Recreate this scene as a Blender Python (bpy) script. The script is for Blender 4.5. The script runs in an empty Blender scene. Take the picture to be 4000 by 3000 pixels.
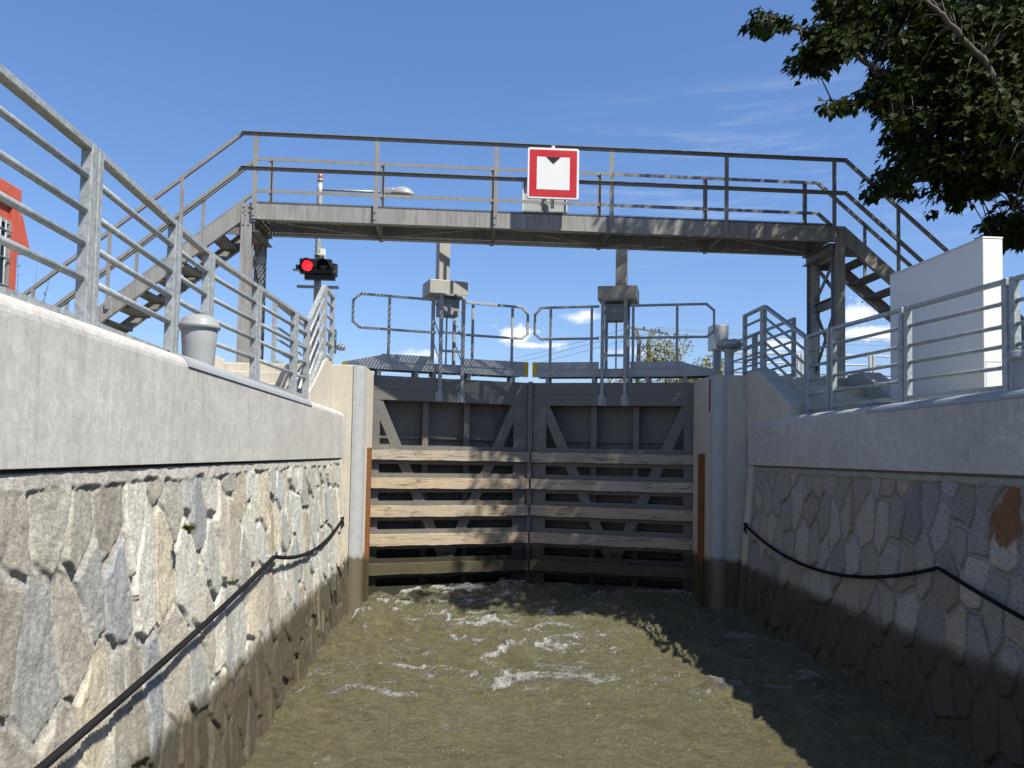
import bpy, math, random
import numpy as np
from mathutils import Vector, Matrix
R = math.radians
random.seed(7); rng = np.random.default_rng(7)
sc = bpy.context.scene
COL = sc.collection

# ------------------------------------------------------------------ camera (eye at the origin, water 2.25 m below)
F, PX, PY = 3236., 2000., 1614.
psi, pit, rho = R(3.54), R(2.87), R(1.03)
FW = Vector((math.sin(psi)*math.cos(pit), math.cos(psi)*math.cos(pit), math.sin(pit)))
r0 = Vector((math.cos(psi), -math.sin(psi), 0)); u0 = r0.cross(FW)
RT = r0*math.cos(rho)+u0*math.sin(rho); UP = u0*math.cos(rho)-r0*math.sin(rho)
cam = bpy.data.cameras.new('camera'); camo = bpy.data.objects.new('camera', cam); COL.objects.link(camo)
m = Matrix((RT, UP, -FW)).transposed().to_4x4(); camo.matrix_world = m
cam.sensor_width = 36; cam.lens = 36*F/4000; cam.shift_y = (PY-1500)/4000
cam.clip_start = .05; cam.clip_end = 3000
sc.camera = camo
def at(x, y, Y):                       # photo pixel (4000x3000) at distance Y along the lock
    d = FW+RT*((x-PX)/F)+UP*((PY-y)/F); return d*(Y/d.y)
def atX(x, y, X):
    d = FW+RT*((x-PX)/F)+UP*((PY-y)/F); return d*(X/d.x)
def proj(P):
    w = P.dot(FW); return (PX+F*P.dot(RT)/w, PY-F*P.dot(UP)/w) if w > .1 else (-1e6, -1e6)
WZ = -2.25                             # water level
SUN = Vector((.556, -.5, 1.0)).normalized()

# ------------------------------------------------------------------ numpy noise
_perm = np.random.default_rng(3).random((256, 256)).astype(np.float64)
def vn(x, y, s=0):
    x = np.asarray(x, float)+s*17.3; y = np.asarray(y, float)+s*9.7
    xi = np.floor(x).astype(int); yi = np.floor(y).astype(int); fx = x-xi; fy = y-yi
    fx = fx*fx*fx*(fx*(fx*6-15)+10); fy = fy*fy*fy*(fy*(fy*6-15)+10)
    g = lambda a, b: _perm[a & 255, b & 255]
    return (g(xi, yi)*(1-fx)+g(xi+1, yi)*fx)*(1-fy)+(g(xi, yi+1)*(1-fx)+g(xi+1, yi+1)*fx)*fy
def fbm(x, y, o=4, s=0, gain=.5):
    v = 0; a = 1; t = 0
    for i in range(o):
        v = v+a*vn(x, y, s+i*1.37); t += a; a *= gain; x = x*2.03; y = y*2.03
    return v/t
def smooth(a, b, x):
    t = np.clip((x-a)/(b-a), 0, 1); return t*t*(3-2*t)

# ------------------------------------------------------------------ materials
class N:
    def __init__(s, name):
        s.m = bpy.data.materials.new(name); s.m.use_nodes = True; s.t = s.m.node_tree; s.n = s.t.nodes; s.l = s.t.links
        s.b = s.n['Principled BSDF']; s.out = s.n['Material Output']
        s.pos = s.n.new('ShaderNodeNewGeometry').outputs['Position']
        s.obj = s.n.new('ShaderNodeTexCoord').outputs['Object']
    def link(s, a, b): s.l.new(a, b)
    def map(s, src, sx, sy, sz):
        k = s.n.new('ShaderNodeMapping'); k.inputs['Scale'].default_value = (sx, sy, sz); s.link(src, k.inputs[0]); return k.outputs[0]
    def noise(s, src, scale, det=5, rough=.6, dist=0):
        k = s.n.new('ShaderNodeTexNoise'); k.inputs['Scale'].default_value = scale; k.inputs['Detail'].default_value = det
        k.inputs['Roughness'].default_value = rough; k.inputs['Distortion'].default_value = dist; s.link(src, k.inputs['Vector']); return k.outputs['Fac']
    def vor(s, src, scale, feat='F1', out='Color'):
        k = s.n.new('ShaderNodeTexVoronoi'); k.feature = feat; k.inputs['Scale'].default_value = scale; s.link(src, k.inputs['Vector']); return k.outputs[out]
    def ramp(s, f, *st):
        k = s.n.new('ShaderNodeValToRGB'); e = k.color_ramp.elements
        while len(e) < len(st): e.new(.5)
        for q, (p, c) in zip(e, st):
            q.position = p; q.color = (c, c, c, 1) if not hasattr(c, '__len__') else tuple(c)+(1,)
        s.link(f, k.inputs[0]); return k.outputs[0]
    def mix(s, f, a, b, mode='MIX'):
        k = s.n.new('ShaderNodeMix'); k.data_type = 'RGBA'; k.blend_type = mode
        for i, v in ((0, f), (6, a), (7, b)):
            if hasattr(v, 'default_value'): s.link(v, k.inputs[i])
            elif i == 0: k.inputs[0].default_value = v
            else: k.inputs[i].default_value = tuple(v)+(1,)
        return k.outputs[2]
    def math(s, op, a, b=0):
        k = s.n.new('ShaderNodeMath'); k.operation = op
        for i, v in ((0, a), (1, b)):
            if hasattr(v, 'default_value'): s.link(v, k.inputs[i])
            else: k.inputs[i].default_value = v
        return k.outputs[0]
    def z(s, src=None):
        k = s.n.new('ShaderNodeSeparateXYZ'); s.link(src or s.pos, k.inputs[0]); return k.outputs[2]
    def attr(s, n):
        k = s.n.new('ShaderNodeAttribute'); k.attribute_name = n; return k
    def set(s, col=None, rough=None, metal=None, bump=None, bs=.3, bd=.01, spec=None):
        for nm, v in (('Base Color', col), ('Roughness', rough), ('Metallic', metal), ('Specular IOR Level', spec)):
            if v is None: continue
            if hasattr(v, 'default_value'): s.link(v, s.b.inputs[nm])
            else: s.b.inputs[nm].default_value = tuple(v)+(1,) if hasattr(v, '__len__') else v
        if bump is not None:
            k = s.n.new('ShaderNodeBump'); k.inputs['Strength'].default_value = bs; k.inputs['Distance'].default_value = bd
            s.link(bump, k.inputs['Height']); s.link(k.outputs[0], s.b.inputs['Normal'])
        return s.m
M = {}
def stain(k, col, wet, lvl=-1.5, w=.05):
    n = k.noise(k.pos, 5, 5, .6); zz = k.math('ADD', k.math('ADD', k.z(), k.math('MULTIPLY', k.math('SUBTRACT', n, .5), .16)), k.math('MULTIPLY', k.math('SUBTRACT', k.noise(k.map(k.pos, 1, 1, .4), 26, 5, .7), .5), .10))
    f = k.ramp(k.math('ADD', zz, -lvl+.5), (.5-w, 1.), (.5+w, 0.))
    return k.mix(k.math('MULTIPLY', f, .93), col, wet), f
def galv(name, c, var=.12, rough=.5, metal=.25, scale=38):
    k = N(name); v = k.vor(k.pos, scale); bw = k.n.new('ShaderNodeRGBToBW'); k.link(v, bw.inputs[0])
    n = k.noise(k.pos, 7, 6, .7)
    f = k.math('ADD', k.math('MULTIPLY', bw.outputs[0], .45), k.math('MULTIPLY', n, .55))
    lo = [x*(1-var*2.4) for x in c]; hi = [x*(1+var*1.6) for x in c]
    return k.set(k.ramp(f, (.28, lo), (.72, hi)), k.ramp(n, (.3, rough-.12), (.7, rough+.1)), metal, n, .12, .004)
M['galv'] = galv('galvanised_steel', (.31, .335, .34))
M['galv_dull'] = galv('dull_galvanised_steel', (.27, .29, .305), .1, .55, .15, 30)
M['white_galv'] = galv('bright_galvanised_steel', (.45, .47, .47))
def paint(name, c, var=.15, streak=0., rough=.5, dirt=(.06, .05, .035), spec=.4, wet=False):
    k = N(name); n = k.noise(k.pos, 3.2, 7, .68); n2 = k.noise(k.pos, 45, 4, .7)
    f = k.math('ADD', k.math('MULTIPLY', n, .7), k.math('MULTIPLY', n2, .3))
    col = k.ramp(f, (.3, [x*(1-var) for x in c]), (.7, [x*(1+var) for x in c]))
    if streak:
        s = k.noise(k.map(k.pos, 16, 16, 1.1), 1.4, 7, .72, .3)
        col = k.mix(k.ramp(s, (.45, 0.), (.78, streak)), col, dirt)
    if wet: col, _ = stain(k, col, (.022, .021, .012), -1.55, .06)
    return k.set(col, k.ramp(n, (.3, rough-.1), (.7, rough+.12)), 0, f, .15, .004, spec)
M['girder'] = paint('weathered_bridge_paint', (.245, .243, .235), .16, .8, .6, (.075, .065, .045))
M['bridge_rail'] = paint('bridge_railing_paint', (.215, .214, .21), .2, .45, .6)
M['bridge_under'] = paint('bridge_frame_paint', (.13, .125, .115), .2, .5, .6)
M['gate'] = paint('dark_gate_paint', (.118, .114, .106), .16, .35, .5, (.15, .14, .12), wet=True)
M['gate_skin'] = paint('gate_skin_paint', (.125, .12, .11), .2, .55, .6, (.06, .05, .035), wet=True)
M['walkway'] = paint('blue_grey_walkway_paint', (.31, .33, .35), .12, .4, .5, (.30, .30, .29))
M['drive'] = paint('beige_grey_housing_paint', (.30, .29, .265), .07, .2, .5)
M['yellow'] = paint('yellow_warning_paint', (.62, .40, .02), .12, .3, .5)
M['black'] = paint('black_plastic', (.012, .012, .013), .2, 0, .4)
M['white'] = paint('white_sheet_metal', (.66, .66, .64), .02, .06, .45, (.5, .49, .45))
M['greybox'] = paint('pale_grey_sheet_metal', (.55, .57, .56), .04, .1, .45)
M['bollard'] = paint('grey_bollard_paint', (.25, .262, .265), .04, .12, .36, (.2, .2, .19), .4)
M['nosing'] = paint('grey_nosing_paint', (.25, .268, .28), .08, .35, .5, (.40, .39, .37))
M['redcab'] = paint('faded_red_paint', (.40, .075, .045), .22, .5, .6, (.24, .10, .075))
M['sign_red'] = paint('sign_red_film', (.42, .012, .018), .04, 0, .4)
M['sign_white'] = paint('sign_white_film', (.62, .63, .63), .015, .03, .4, (.5, .5, .48))
M['signback'] = paint('grey_sign_back', (.32, .36, .37), .06, .15, .5)
M['plate'] = paint('dull_grey_plate', (.2, .22, .23), .1, .2, .5)
M['rope'] = paint('dark_rope_fibre', (.011, .011, .013), .4, 0, .95, spec=.1)
M['glass_dark'] = paint('dark_lens', (.004, .007, .008), .1, 0, .15)
M['orange'] = paint('orange_beacon_plastic', (.34, .10, .015), .15, 0, .3)
k = N('lit_red_lens'); v = k.vor(k.obj, 60, 'F1', 'Distance')
e = k.ramp(v, (.0, (1, .05, .05)), (.8, (.75, .0, .02))); k.link(e, k.b.inputs['Emission Color']); k.b.inputs['Emission Strength'].default_value = 1.0
M['red_lit'] = k.set((.5, .01, .02), .3)

def concrete(name, c, c2, wetc=(.062, .05, .028), streak=.5, crack=False):
    k = N(name); big = k.noise(k.pos, 1.6, 6, .62); mid = k.noise(k.pos, 13, 8, .74, .6); fine = k.noise(k.pos, 90, 4, .75)
    f = k.math('ADD', k.math('ADD', k.math('MULTIPLY', big, .3), k.math('MULTIPLY', mid, .5)), k.math('MULTIPLY', fine, .2))
    col = k.ramp(f, (.36, c2), (.52, [(a+b)/2 for a, b in zip(c, c2)]), (.62, c))
    s = k.noise(k.map(k.pos, 30, 30, .8), 1.0, 6, .7)
    col = k.mix(k.ramp(s, (.5, 0.), (.8, streak)), col, [x*.62 for x in c2])
    s2 = k.noise(k.map(k.pos, 24, 24, .7), 1.3, 6, .7, .2)
    col = k.mix(k.ramp(s2, (.6, 0.), (.75, .55)), col, [min(1, x*1.22) for x in c])
    pit_ = k.vor(k.pos, 26, 'F1', 'Distance'); col = k.mix(k.ramp(pit_, (.03, .8), (.06, 0.)), col, [x*.35 for x in c2])
    if crack:                                         # pale lime lines that wander along the casting
        w = k.noise(k.map(k.pos, 1, 1, .1), .9, 8, .6)
        d = k.math('ABSOLUTE', k.math('SUBTRACT', k.math('ADD', k.z(), k.math('MULTIPLY', w, .5)), .50))
        on = k.ramp(k.noise(k.pos, 2.1, 2), (.5, 0.), (.6, .6))
        col = k.mix(k.math('MULTIPLY', k.ramp(d, (.0, 1.), (.008, 0.)), on), col, (.58, .575, .56))
    col, wf = stain(k, col, wetc)
    rg = k.mix(wf, (.8, .8, .8), (.35, .35, .35))
    return k.set(col, rg, 0, f, .35, .012, .35)
M['cap'] = concrete('grey_cast_concrete', (.52, .51, .48), (.29, .286, .272), streak=.45, crack=True)
M['pier'] = concrete('cream_concrete', (.52, .485, .41), (.39, .36, .30))
M['stepc'] = concrete('pale_step_concrete', (.51, .47, .395), (.38, .352, .30))
k = N('grey_steel_lining'); n = k.noise(k.pos, 9, 5, .6); col = k.ramp(n, (.3, (.27, .283, .287)), (.7, (.33, .343, .347)))
col = k.mix(k.ramp(k.vor(k.map(k.pos, 3, 3, 2), 2.2, 'F1', 'Distance'), (.03, .8), (.07, 0.)), col, (.55, .5, .42))
col, wf = stain(k, col, (.09, .072, .042), -1.48, .03)
M['lining'] = k.set(col, .5, 0, n, .1, .005)
# masonry
k = N('rubble_masonry'); a = k.attr('tint').outputs['Color']
n1 = k.noise(k.map(k.pos, 1, .45, .95), 62, 8, .8, .5); n2 = k.noise(k.map(k.pos, 1, .5, 1), 210, 5, .8); n3 = k.noise(k.pos, 5, 4, .6)
f = k.math('ADD', k.math('MULTIPLY', n1, .6), k.math('MULTIPLY', n2, .4))
col = k.mix(1., a, k.ramp(f, (.38, .45), (.5, 1.), (.62, 1.55)), 'MULTIPLY')
col = k.mix(k.ramp(n3, (.55, 0.), (.75, .16)), col, (.30, .245, .17))
col, wf = stain(k, col, (.066, .059, .042), -1.55, .06)
col = k.mix(k.math('MULTIPLY', wf, .35), col, k.mix(1., a, (.2, .17, .1), 'MULTIPLY'))
M['stone'] = k.set(col, k.mix(wf, (.85, .85, .85), (.4, .4, .4)), 0, f, .85, .018, .3)
# weathered oak
def wood(name, c1, c2, c3, sc=(1.2, 1.2, 16), wet=True):
    k = N(name); g = k.noise(k.map(k.obj, *sc), 2.2, 8, .7, 1.2); b = k.noise(k.obj, 2.3, 5, .6); kn = k.noise(k.map(k.obj, 14, 3, 3), 1.6, 6, .75)
    col = k.ramp(g, (.32, c2), (.5, c1), (.72, [min(1, x*1.2) for x in c1]))
    col = k.mix(k.ramp(b, (.38, 0.), (.62, .85)), col, c3)
    col = k.mix(k.ramp(k.noise(k.map(k.obj, 1, 1, 2.5), 1.9, 7, .72, .6), (.55, 0.), (.72, .75)), col, [x*.42 for x in c2])
    oi = k.n.new('ShaderNodeObjectInfo').outputs['Random']; col = k.mix(1., col, k.ramp(oi, (0., (1.08, 1.06, 1.02)), (.5, (.98, .90, .80)), (1., (.86, .85, .83))), 'MULTIPLY')
    col = k.mix(k.ramp(kn, (.64, 0.), (.72, .45)), col, [x*.4 for x in c2])
    cr = k.noise(k.map(k.obj, .45, .45, 9), 1.0, 5, .5, .2)
    col = k.mix(k.ramp(k.math('ABSOLUTE', k.math('SUBTRACT', cr, .5)), (.0, .9), (.012, 0.)), col, (.06, .045, .03))
    if wet: col, _ = stain(k, col, (.045, .042, .02), -1.58, .05)
    return k.set(col, .75, 0, g, .4, .008, .3)
M['oak'] = wood('weathered_oak', (.38, .325, .245), (.25, .20, .14), (.36, .335, .29))
M['rust'] = wood('red_brown_timber', (.20, .075, .025), (.13, .045, .015), (.19, .085, .04), (10, 10, 1.0))
# water
k = N('muddy_water'); fo = k.attr('foam').outputs['Fac']
n = k.noise(k.map(k.pos, 1, 2.2, 1), 2.6, 9, .7, 1.2); fn = k.noise(k.pos, 42, 9, .86, .6)
col = k.ramp(n, (.3, (.112, .104, .058)), (.7, (.205, .19, .113)))
vd = k.n.new('ShaderNodeTexVoronoi'); vd.inputs['Scale'].default_value = 26; k.link(k.map(k.pos, 1, 1.3, 1), vd.inputs['Vector']); sr = k.n.new('ShaderNodeSeparateColor'); k.link(vd.outputs['Color'], sr.inputs[0])
foam_glint = k.math('MULTIPLY', k.math('MULTIPLY', k.ramp(vd.outputs['Distance'], (.10, 1.), (.24, 0.)), k.ramp(sr.outputs[0], (.62, 0.), (.64, 1.))), k.ramp(k.noise(k.map(k.pos, 1, 1.6, 1), 1.6, 5, .65), (.46, 0.), (.58, 1.)))  # white foam dots, also painted in as sun sparkle on the ripples
fo = k.math('MAXIMUM', fo, 0)
fm = k.ramp(k.math('MULTIPLY', fo, k.ramp(fn, (.40, .0), (.58, 1.)))  , (.12, 0.), (.5, .9))
fm = k.math('MAXIMUM', fm, k.math('MULTIPLY', foam_glint, .8))
col = k.mix(fm, col, (.66, .67, .65))
bm = k.math('ADD', k.math('ADD', k.math('MULTIPLY', k.noise(k.map(k.pos, 1, 1.9, 1), 11, 9, .72, 1.1), .8), k.math('MULTIPLY', k.noise(k.map(k.pos, 1, 1.5, 1), 60, 5, .75, .6), .2)), k.math('MULTIPLY', fm, .4))
k.b.inputs['IOR'].default_value = 1.33
M['water'] = k.set(col, k.mix(fm, (.05, .05, .05), (.5, .5, .5)), 0, bm, 1., .12)
# foliage, ground
def leafmat(name, lo, hi, tr):
    k = N(name); v = k.attr('tint').outputs['Fac']; col = k.ramp(v, (0., lo), (1., hi))
    d = k.n.new('ShaderNodeBsdfTranslucent'); k.link(k.mix(1., col, tr, 'MULTIPLY'), d.inputs[0])
    mx = k.n.new('ShaderNodeMixShader'); mx.inputs[0].default_value = .32
    k.set(col, .6, 0, None, spec=.15); k.link(k.b.outputs[0], mx.inputs[1]); k.link(d.outputs[0], mx.inputs[2]); k.link(mx.outputs[0], k.out.inputs[0]); return k.m
M['leaf'] = leafmat('maple_leaf', (.010, .019, .003), (.030, .044, .006), (1.3, 1.3, .5))
M['leaf_far'] = leafmat('olive_leaf', (.10, .11, .03), (.26, .23, .09), (1., 1., .6))
M['weed'] = leafmat('weed_leaf', (.06, .09, .02), (.16, .17, .06), (1., 1., .6))
k = N('bark'); n = k.noise(k.map(k.pos, 1, 1, .25), 24, 7, .7); M['bark'] = k.set(k.ramp(n, (.3, (.035, .03, .024)), (.7, (.10, .088, .07))), .85, 0, n, .6, .02)
k = N('ground_earth'); n = k.noise(k.pos, 1.3, 8, .65); n2 = k.noise(k.pos, 30, 5, .7)
M['ground'] = k.set(k.mix(k.ramp(n2, (.35, 0.), (.65, .6)), k.ramp(n, (.35, (.07, .085, .03)), (.65, (.16, .13, .08))), (.09, .08, .045)), .95, 0, n2, .6, .03)
k = N('dark_bank_soil'); n = k.noise(k.pos, 9, 8, .7); M['soil'] = k.set(k.ramp(n, (.3, (.03, .024, .016)), (.7, (.1, .08, .055))), .95, 0, n, .8, .05)
k = N('galvanised_grating'); n = k.noise(k.pos, 12, 5); M['grating'] = k.set(k.ramp(n, (.3, (.06, .06, .058)), (.7, (.11, .11, .105))), .6, .2, n, .1, .003)

# ------------------------------------------------------------------ mesh builder
class MB:
    def __init__(s): s.v = []; s.f = []; s.sm = []
    def quad(s, *idx, sm=False): s.f.append(idx); s.sm.append(sm)
    def hexa(s, c):
        o = len(s.v); s.v += [tuple(p) for p in c]
        for q in ((0, 3, 2, 1), (4, 5, 6, 7), (0, 1, 5, 4), (1, 2, 6, 5), (2, 3, 7, 6), (3, 0, 4, 7)): s.quad(*[o+i for i in q])
        return s
    def box(s, x0, x1, y0, y1, z0, z1):
        return s.hexa([(x0, y0, z0), (x1, y0, z0), (x1, y1, z0), (x0, y1, z0), (x0, y0, z1), (x1, y0, z1), (x1, y1, z1), (x0, y1, z1)])
    def bar(s, a, b, w, h, up=(0, 0, 1)):           # rectangular bar a->b; w sideways, h along 'up'
        a = Vector(a); b = Vector(b); d = (b-a).normalized(); u = Vector(up); sd = d.cross(u)
        if sd.length < 1e-4: sd = d.cross(Vector((0, 1, 0)))
        sd.normalize(); u = sd.cross(d); sd *= w/2; u *= h/2
        return s.hexa([a-sd-u, a+sd-u, b+sd-u, b-sd-u, a-sd+u, a+sd+u, b+sd+u, b-sd+u])
    def prism(s, poly, fn, t0, t1):                 # polygon (p,q) extruded between t0 and t1; fn(p,q,t) -> xyz
        o = len(s.v); n = len(poly)
        s.v += [tuple(fn(p, q, t0)) for p, q in poly]+[tuple(fn(p, q, t1)) for p, q in poly]
        s.quad(*[o+n-1-i for i in range(n)]); s.quad(*[o+n+i for i in range(n)])
        for i in range(n): j = (i+1) % n; s.quad(o+i, o+j, o+n+j, o+n+i)
        return s
    def tube(s, pts, r, n=10, cap=True):
        pts = [Vector(p) for p in pts]; rr = r if hasattr(r, '__len__') else [r]*len(pts); o = len(s.v); pu = None
        for i, p in enumerate(pts):
            d = (pts[min(i+1, len(pts)-1)]-pts[max(i-1, 0)]).normalized()
            if pu is None:
                pu = Vector((0, 0, 1)) if abs(d.z) < .9 else Vector((1, 0, 0))
            a = d.cross(pu).normalized(); b = a.cross(d); pu = b
            for q in range(n): t = 2*math.pi*q/n; s.v.append(tuple(p+(a*math.cos(t)+b*math.sin(t))*rr[i]))
        for i in range(len(pts)-1):
            for q in range(n): w = (q+1) % n; s.quad(o+i*n+q, o+i*n+w, o+(i+1)*n+w, o+(i+1)*n+q, sm=True)
        if cap:
            e = o+(len(pts)-1)*n; s.quad(*[o+n-1-q for q in range(n)]); s.quad(*[e+q for q in range(n)])
        return s
    def lathe(s, c, prof, n=28, axis='z'):
        o = len(s.v); c = Vector(c)
        for r, z in prof:
            for q in range(n):
                t = 2*math.pi*q/n; x, y = r*math.cos(t), r*math.sin(t)
                s.v.append(tuple(c+(Vector((x, y, z)) if axis == 'z' else Vector((x, z, y)))))
        for i in range(len(prof)-1):
            for q in range(n):
                w = (q+1) % n; s.quad(o+i*n+q, o+i*n+w, o+(i+1)*n+w, o+(i+1)*n+q, sm=True)
        e = o+(len(prof)-1)*n; s.quad(*[o+n-1-q for q in range(n)]); s.quad(*[e+q for q in range(n)])
        return s
    def bolt(s, p, nrm, r=.012, h=.01):
        p = Vector(p); n = Vector(nrm).normalized(); return s.tube([p, p+n*h], r, 6)
    def build(s, name, mat, parent=None, bevel=0, local=True):
        me = bpy.data.meshes.new(name); me.from_pydata(s.v, [], s.f); me.materials.append(M[mat] if isinstance(mat, str) else mat)
        me.polygons.foreach_set('use_smooth', s.sm); me.update()
        o = bpy.data.objects.new(name, me); COL.objects.link(o)
        bmf(me)
        if parent is not None: o.parent = parent
        if bevel:
            b = o.modifiers.new('bevel', 'BEVEL'); b.width = bevel; b.segments = 2; b.limit_method = 'ANGLE'; b.angle_limit = R(50); b.harden_normals = False
        return o
import bmesh
def bmf(me):
    b = bmesh.new(); b.from_mesh(me); bmesh.ops.recalc_face_normals(b, faces=b.faces); b.to_mesh(me); b.free()
def thing(name, label, cat, loc=(0, 0, 0), rz=0, group=None):
    o = bpy.data.objects.new(name, None); COL.objects.link(o); o.location = loc; o.rotation_euler = (0, 0, rz); o.empty_display_size = .1
    return tag(o, label, cat, group)
def tag(o, label=None, cat=None, group=None, kind=None):
    for a, b in (('label', label), ('category', cat), ('group', group), ('kind', kind)):
        if b: o[a] = b
    return o
def grid_mesh(name, P, mat, parent=None, attrs=None, smooth_=True):
    nr, nc, _ = P.shape; me = bpy.data.meshes.new(name)
    i = np.arange(nr*nc).reshape(nr, nc); q = np.stack([i[:-1, :-1], i[:-1, 1:], i[1:, 1:], i[1:, :-1]], -1).reshape(-1, 4)
    me.vertices.add(nr*nc); me.vertices.foreach_set('co', P.reshape(-1)); me.loops.add(q.size); me.loops.foreach_set('vertex_index', q.reshape(-1).astype(np.int32))
    me.polygons.add(len(q)); me.polygons.foreach_set('loop_start', np.arange(0, q.size, 4, dtype=np.int32))
    me.polygons.foreach_set('use_smooth', np.full(len(q), smooth_)); me.update(calc_edges=True); me.validate()
    for nm, (ty, d) in (attrs or {}).items():
        a = me.attributes.new(nm, ty, 'POINT'); a.data.foreach_set('color' if ty == 'FLOAT_COLOR' else 'value', np.ascontiguousarray(d, dtype=np.float32).reshape(-1))
    me.materials.append(M[mat]); o = bpy.data.objects.new(name, me); COL.objects.link(o)
    if parent: o.parent = parent
    return o

XC = 1.18                                # middle of the lock
XL, XR = -1.65, 4.20                     # coping faces
PTOP, GTOP = 1.24, .52                   # platform level, upper ground level
YP = 11.9                                # pier front

# ------------------------------------------------------------------ setting: ground, water
def ground():
    xs = [-900, -300, -60, -20, -8, -4.4, -2.05, 4.62, 7.2, 12, 30, 90, 400, 900]; ys = [-600, -200, -60, -20, -8, 0, 6, 12.0, 16.5, 24, 40, 80, 250, 1200]
    g = MB(); ix = {}
    def vtx(x, y):
        if (x, y) not in ix:
            z = GTOP-.04
            if abs(x) > 60 or y > 80: z = -.6
            ix[(x, y)] = len(g.v); g.v.append((x, y, z))
        return ix[(x, y)]
    for i in range(len(xs)-1):
        for j in range(len(ys)-1):
            if xs[i] == -2.05 and -20 <= ys[j] < 250: continue
            g.quad(vtx(xs[i], ys[j]), vtx(xs[i+1], ys[j]), vtx(xs[i+1], ys[j+1]), vtx(xs[i], ys[j+1]))
    return tag(g.build('ground', 'ground'), kind='structure')
ground()

def water():
    xs = np.arange(-2.0, 4.7, .03)
    ys = np.concatenate([np.arange(-20, 4.5, .25), np.arange(4.5, 14.4, .022)])
    X, Y = np.meshgrid(xs, ys); churn = smooth(4.5, 12.5, Y)
    wx = X+.5*(fbm(X*.9, Y*.9, 3, 11)-.5)*2; wy = Y+.5*(fbm(X*.9, Y*.9, 3, 23)-.5)*2
    rid = 1-np.abs(2*fbm(wx*1.1, wy*2.1, 5, 5)-1)
    rid2 = 1-np.abs(2*fbm(wx*2.9+3, wy*4.3, 4, 31)-1)
    h = (fbm(wx*.7, wy*1.1, 4, 2)-.5)*(.11+.13*churn)+(rid**3)*(.034+.065*churn)+(rid2**4)*(.012+.035*churn)
    # boils and splashes thrown up by the inflow
    for px, py, a, s in ((1660, 2390, .1, .22), (1950, 2360, .13, .3), (1420, 2440, .15, .16), (2060, 2530, .1, .4), (2380, 2400, .09, .35), (1790, 2500, .05, .3), (2000, 2670, .05, .4), (2890, 2700, .05, .16)):
        d = FW+RT*((px-PX)/F)+UP*((PY-py)/F); p = d*(WZ/d.z)
        g = np.exp(-((X-p.x)**2/(s*1.5)**2+(Y-p.y)**2/s**2)); h += a*g*(.4+1.2*fbm(wx*5, wy*6, 3, 8))
    P = np.stack([X, Y, WZ-.05+h], -1)
    streak = fbm(wx*1.6+7, wy*3.2, 5, 41); patch = smooth(.46, .62, fbm(X*.55, Y*.75, 3, 51))
    foam = smooth(.86, .985, rid)*smooth(.5, .66, streak)*(.12+.9*churn)*(.3+.9*patch)
    rid3 = 1-np.abs(2*fbm(wx*3.4+5, wy*7.5, 5, 141)-1)
    foam += smooth(.93, 1., rid2)*smooth(.47, .6, fbm(wx*3, wy*4, 4, 61))*(.1+.7*churn)*(.2+patch)+smooth(.95, 1., rid3)*smooth(.45, .6, fbm(wx*1.3, wy*2, 4, 151))*(.36+.4*churn)
    for x0, y0, x1, y1, wd in ((1780, 2500, 1890, 2540, 22), (1900, 2590, 2130, 2500, 34), (2080, 2540, 2350, 2500, 22), (1650, 2665, 1820, 2630, 18), (1870, 2690, 2080, 2660, 26), (1395, 2440, 1440, 2430, 28), (1520, 2480, 1620, 2520, 12), (2870, 2710, 2930, 2690, 26), (2290, 2770, 2340, 2780, 26), (1210, 2930, 1260, 2980, 34), (2520, 2930, 2590, 2960, 24), (2120, 2540, 2600, 2540, 10), (1950, 2380, 2010, 2360, 20)):
        def pw(x, y):
            d = FW+RT*((x-PX)/F)+UP*((PY-y)/F); return d*(WZ/d.z)
        a, b = pw(x0, y0), pw(x1, y1); dx, dy = b.x-a.x, b.y-a.y; L2 = dx*dx+dy*dy
        wxx = X+.25*(fbm(X*3, Y*3, 3, 71)-.5); wyy = Y+.5*(fbm(X*3, Y*3, 3, 81)-.5)
        t = np.clip(((wxx-a.x)*dx+(wyy-a.y)*dy)/L2, 0, 1); dd = np.hypot(wxx-a.x-t*dx, (wyy-a.y-t*dy)*.8)
        foam = np.maximum(foam, (1-smooth(0, wd*a.y/F*1.5, dd))*smooth(.3, .75, fbm(X*9, Y*13, 5, 91, .65))*1.25)
    foam = np.clip(foam*1.15, 0, 1); P[..., 2] += (fbm(wx*8, wy*15, 4, 111)-.5)*(.034+.04*churn)+(1-np.abs(2*fbm(wx*6, wy*12, 3, 131)-1))**4*(.012+.014*churn); P[..., 2] += foam*.02*fbm(X*25, Y*25, 2, 99)
    o = grid_mesh('water', P, 'water', None, {'foam': ('FLOAT', foam)}); tag(o, kind='structure')
    u = MB().box(-2.05, 4.62, 14.6, 240, .2, .3); tag(u.build('water', 'water'), kind='structure')
water()

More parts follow.
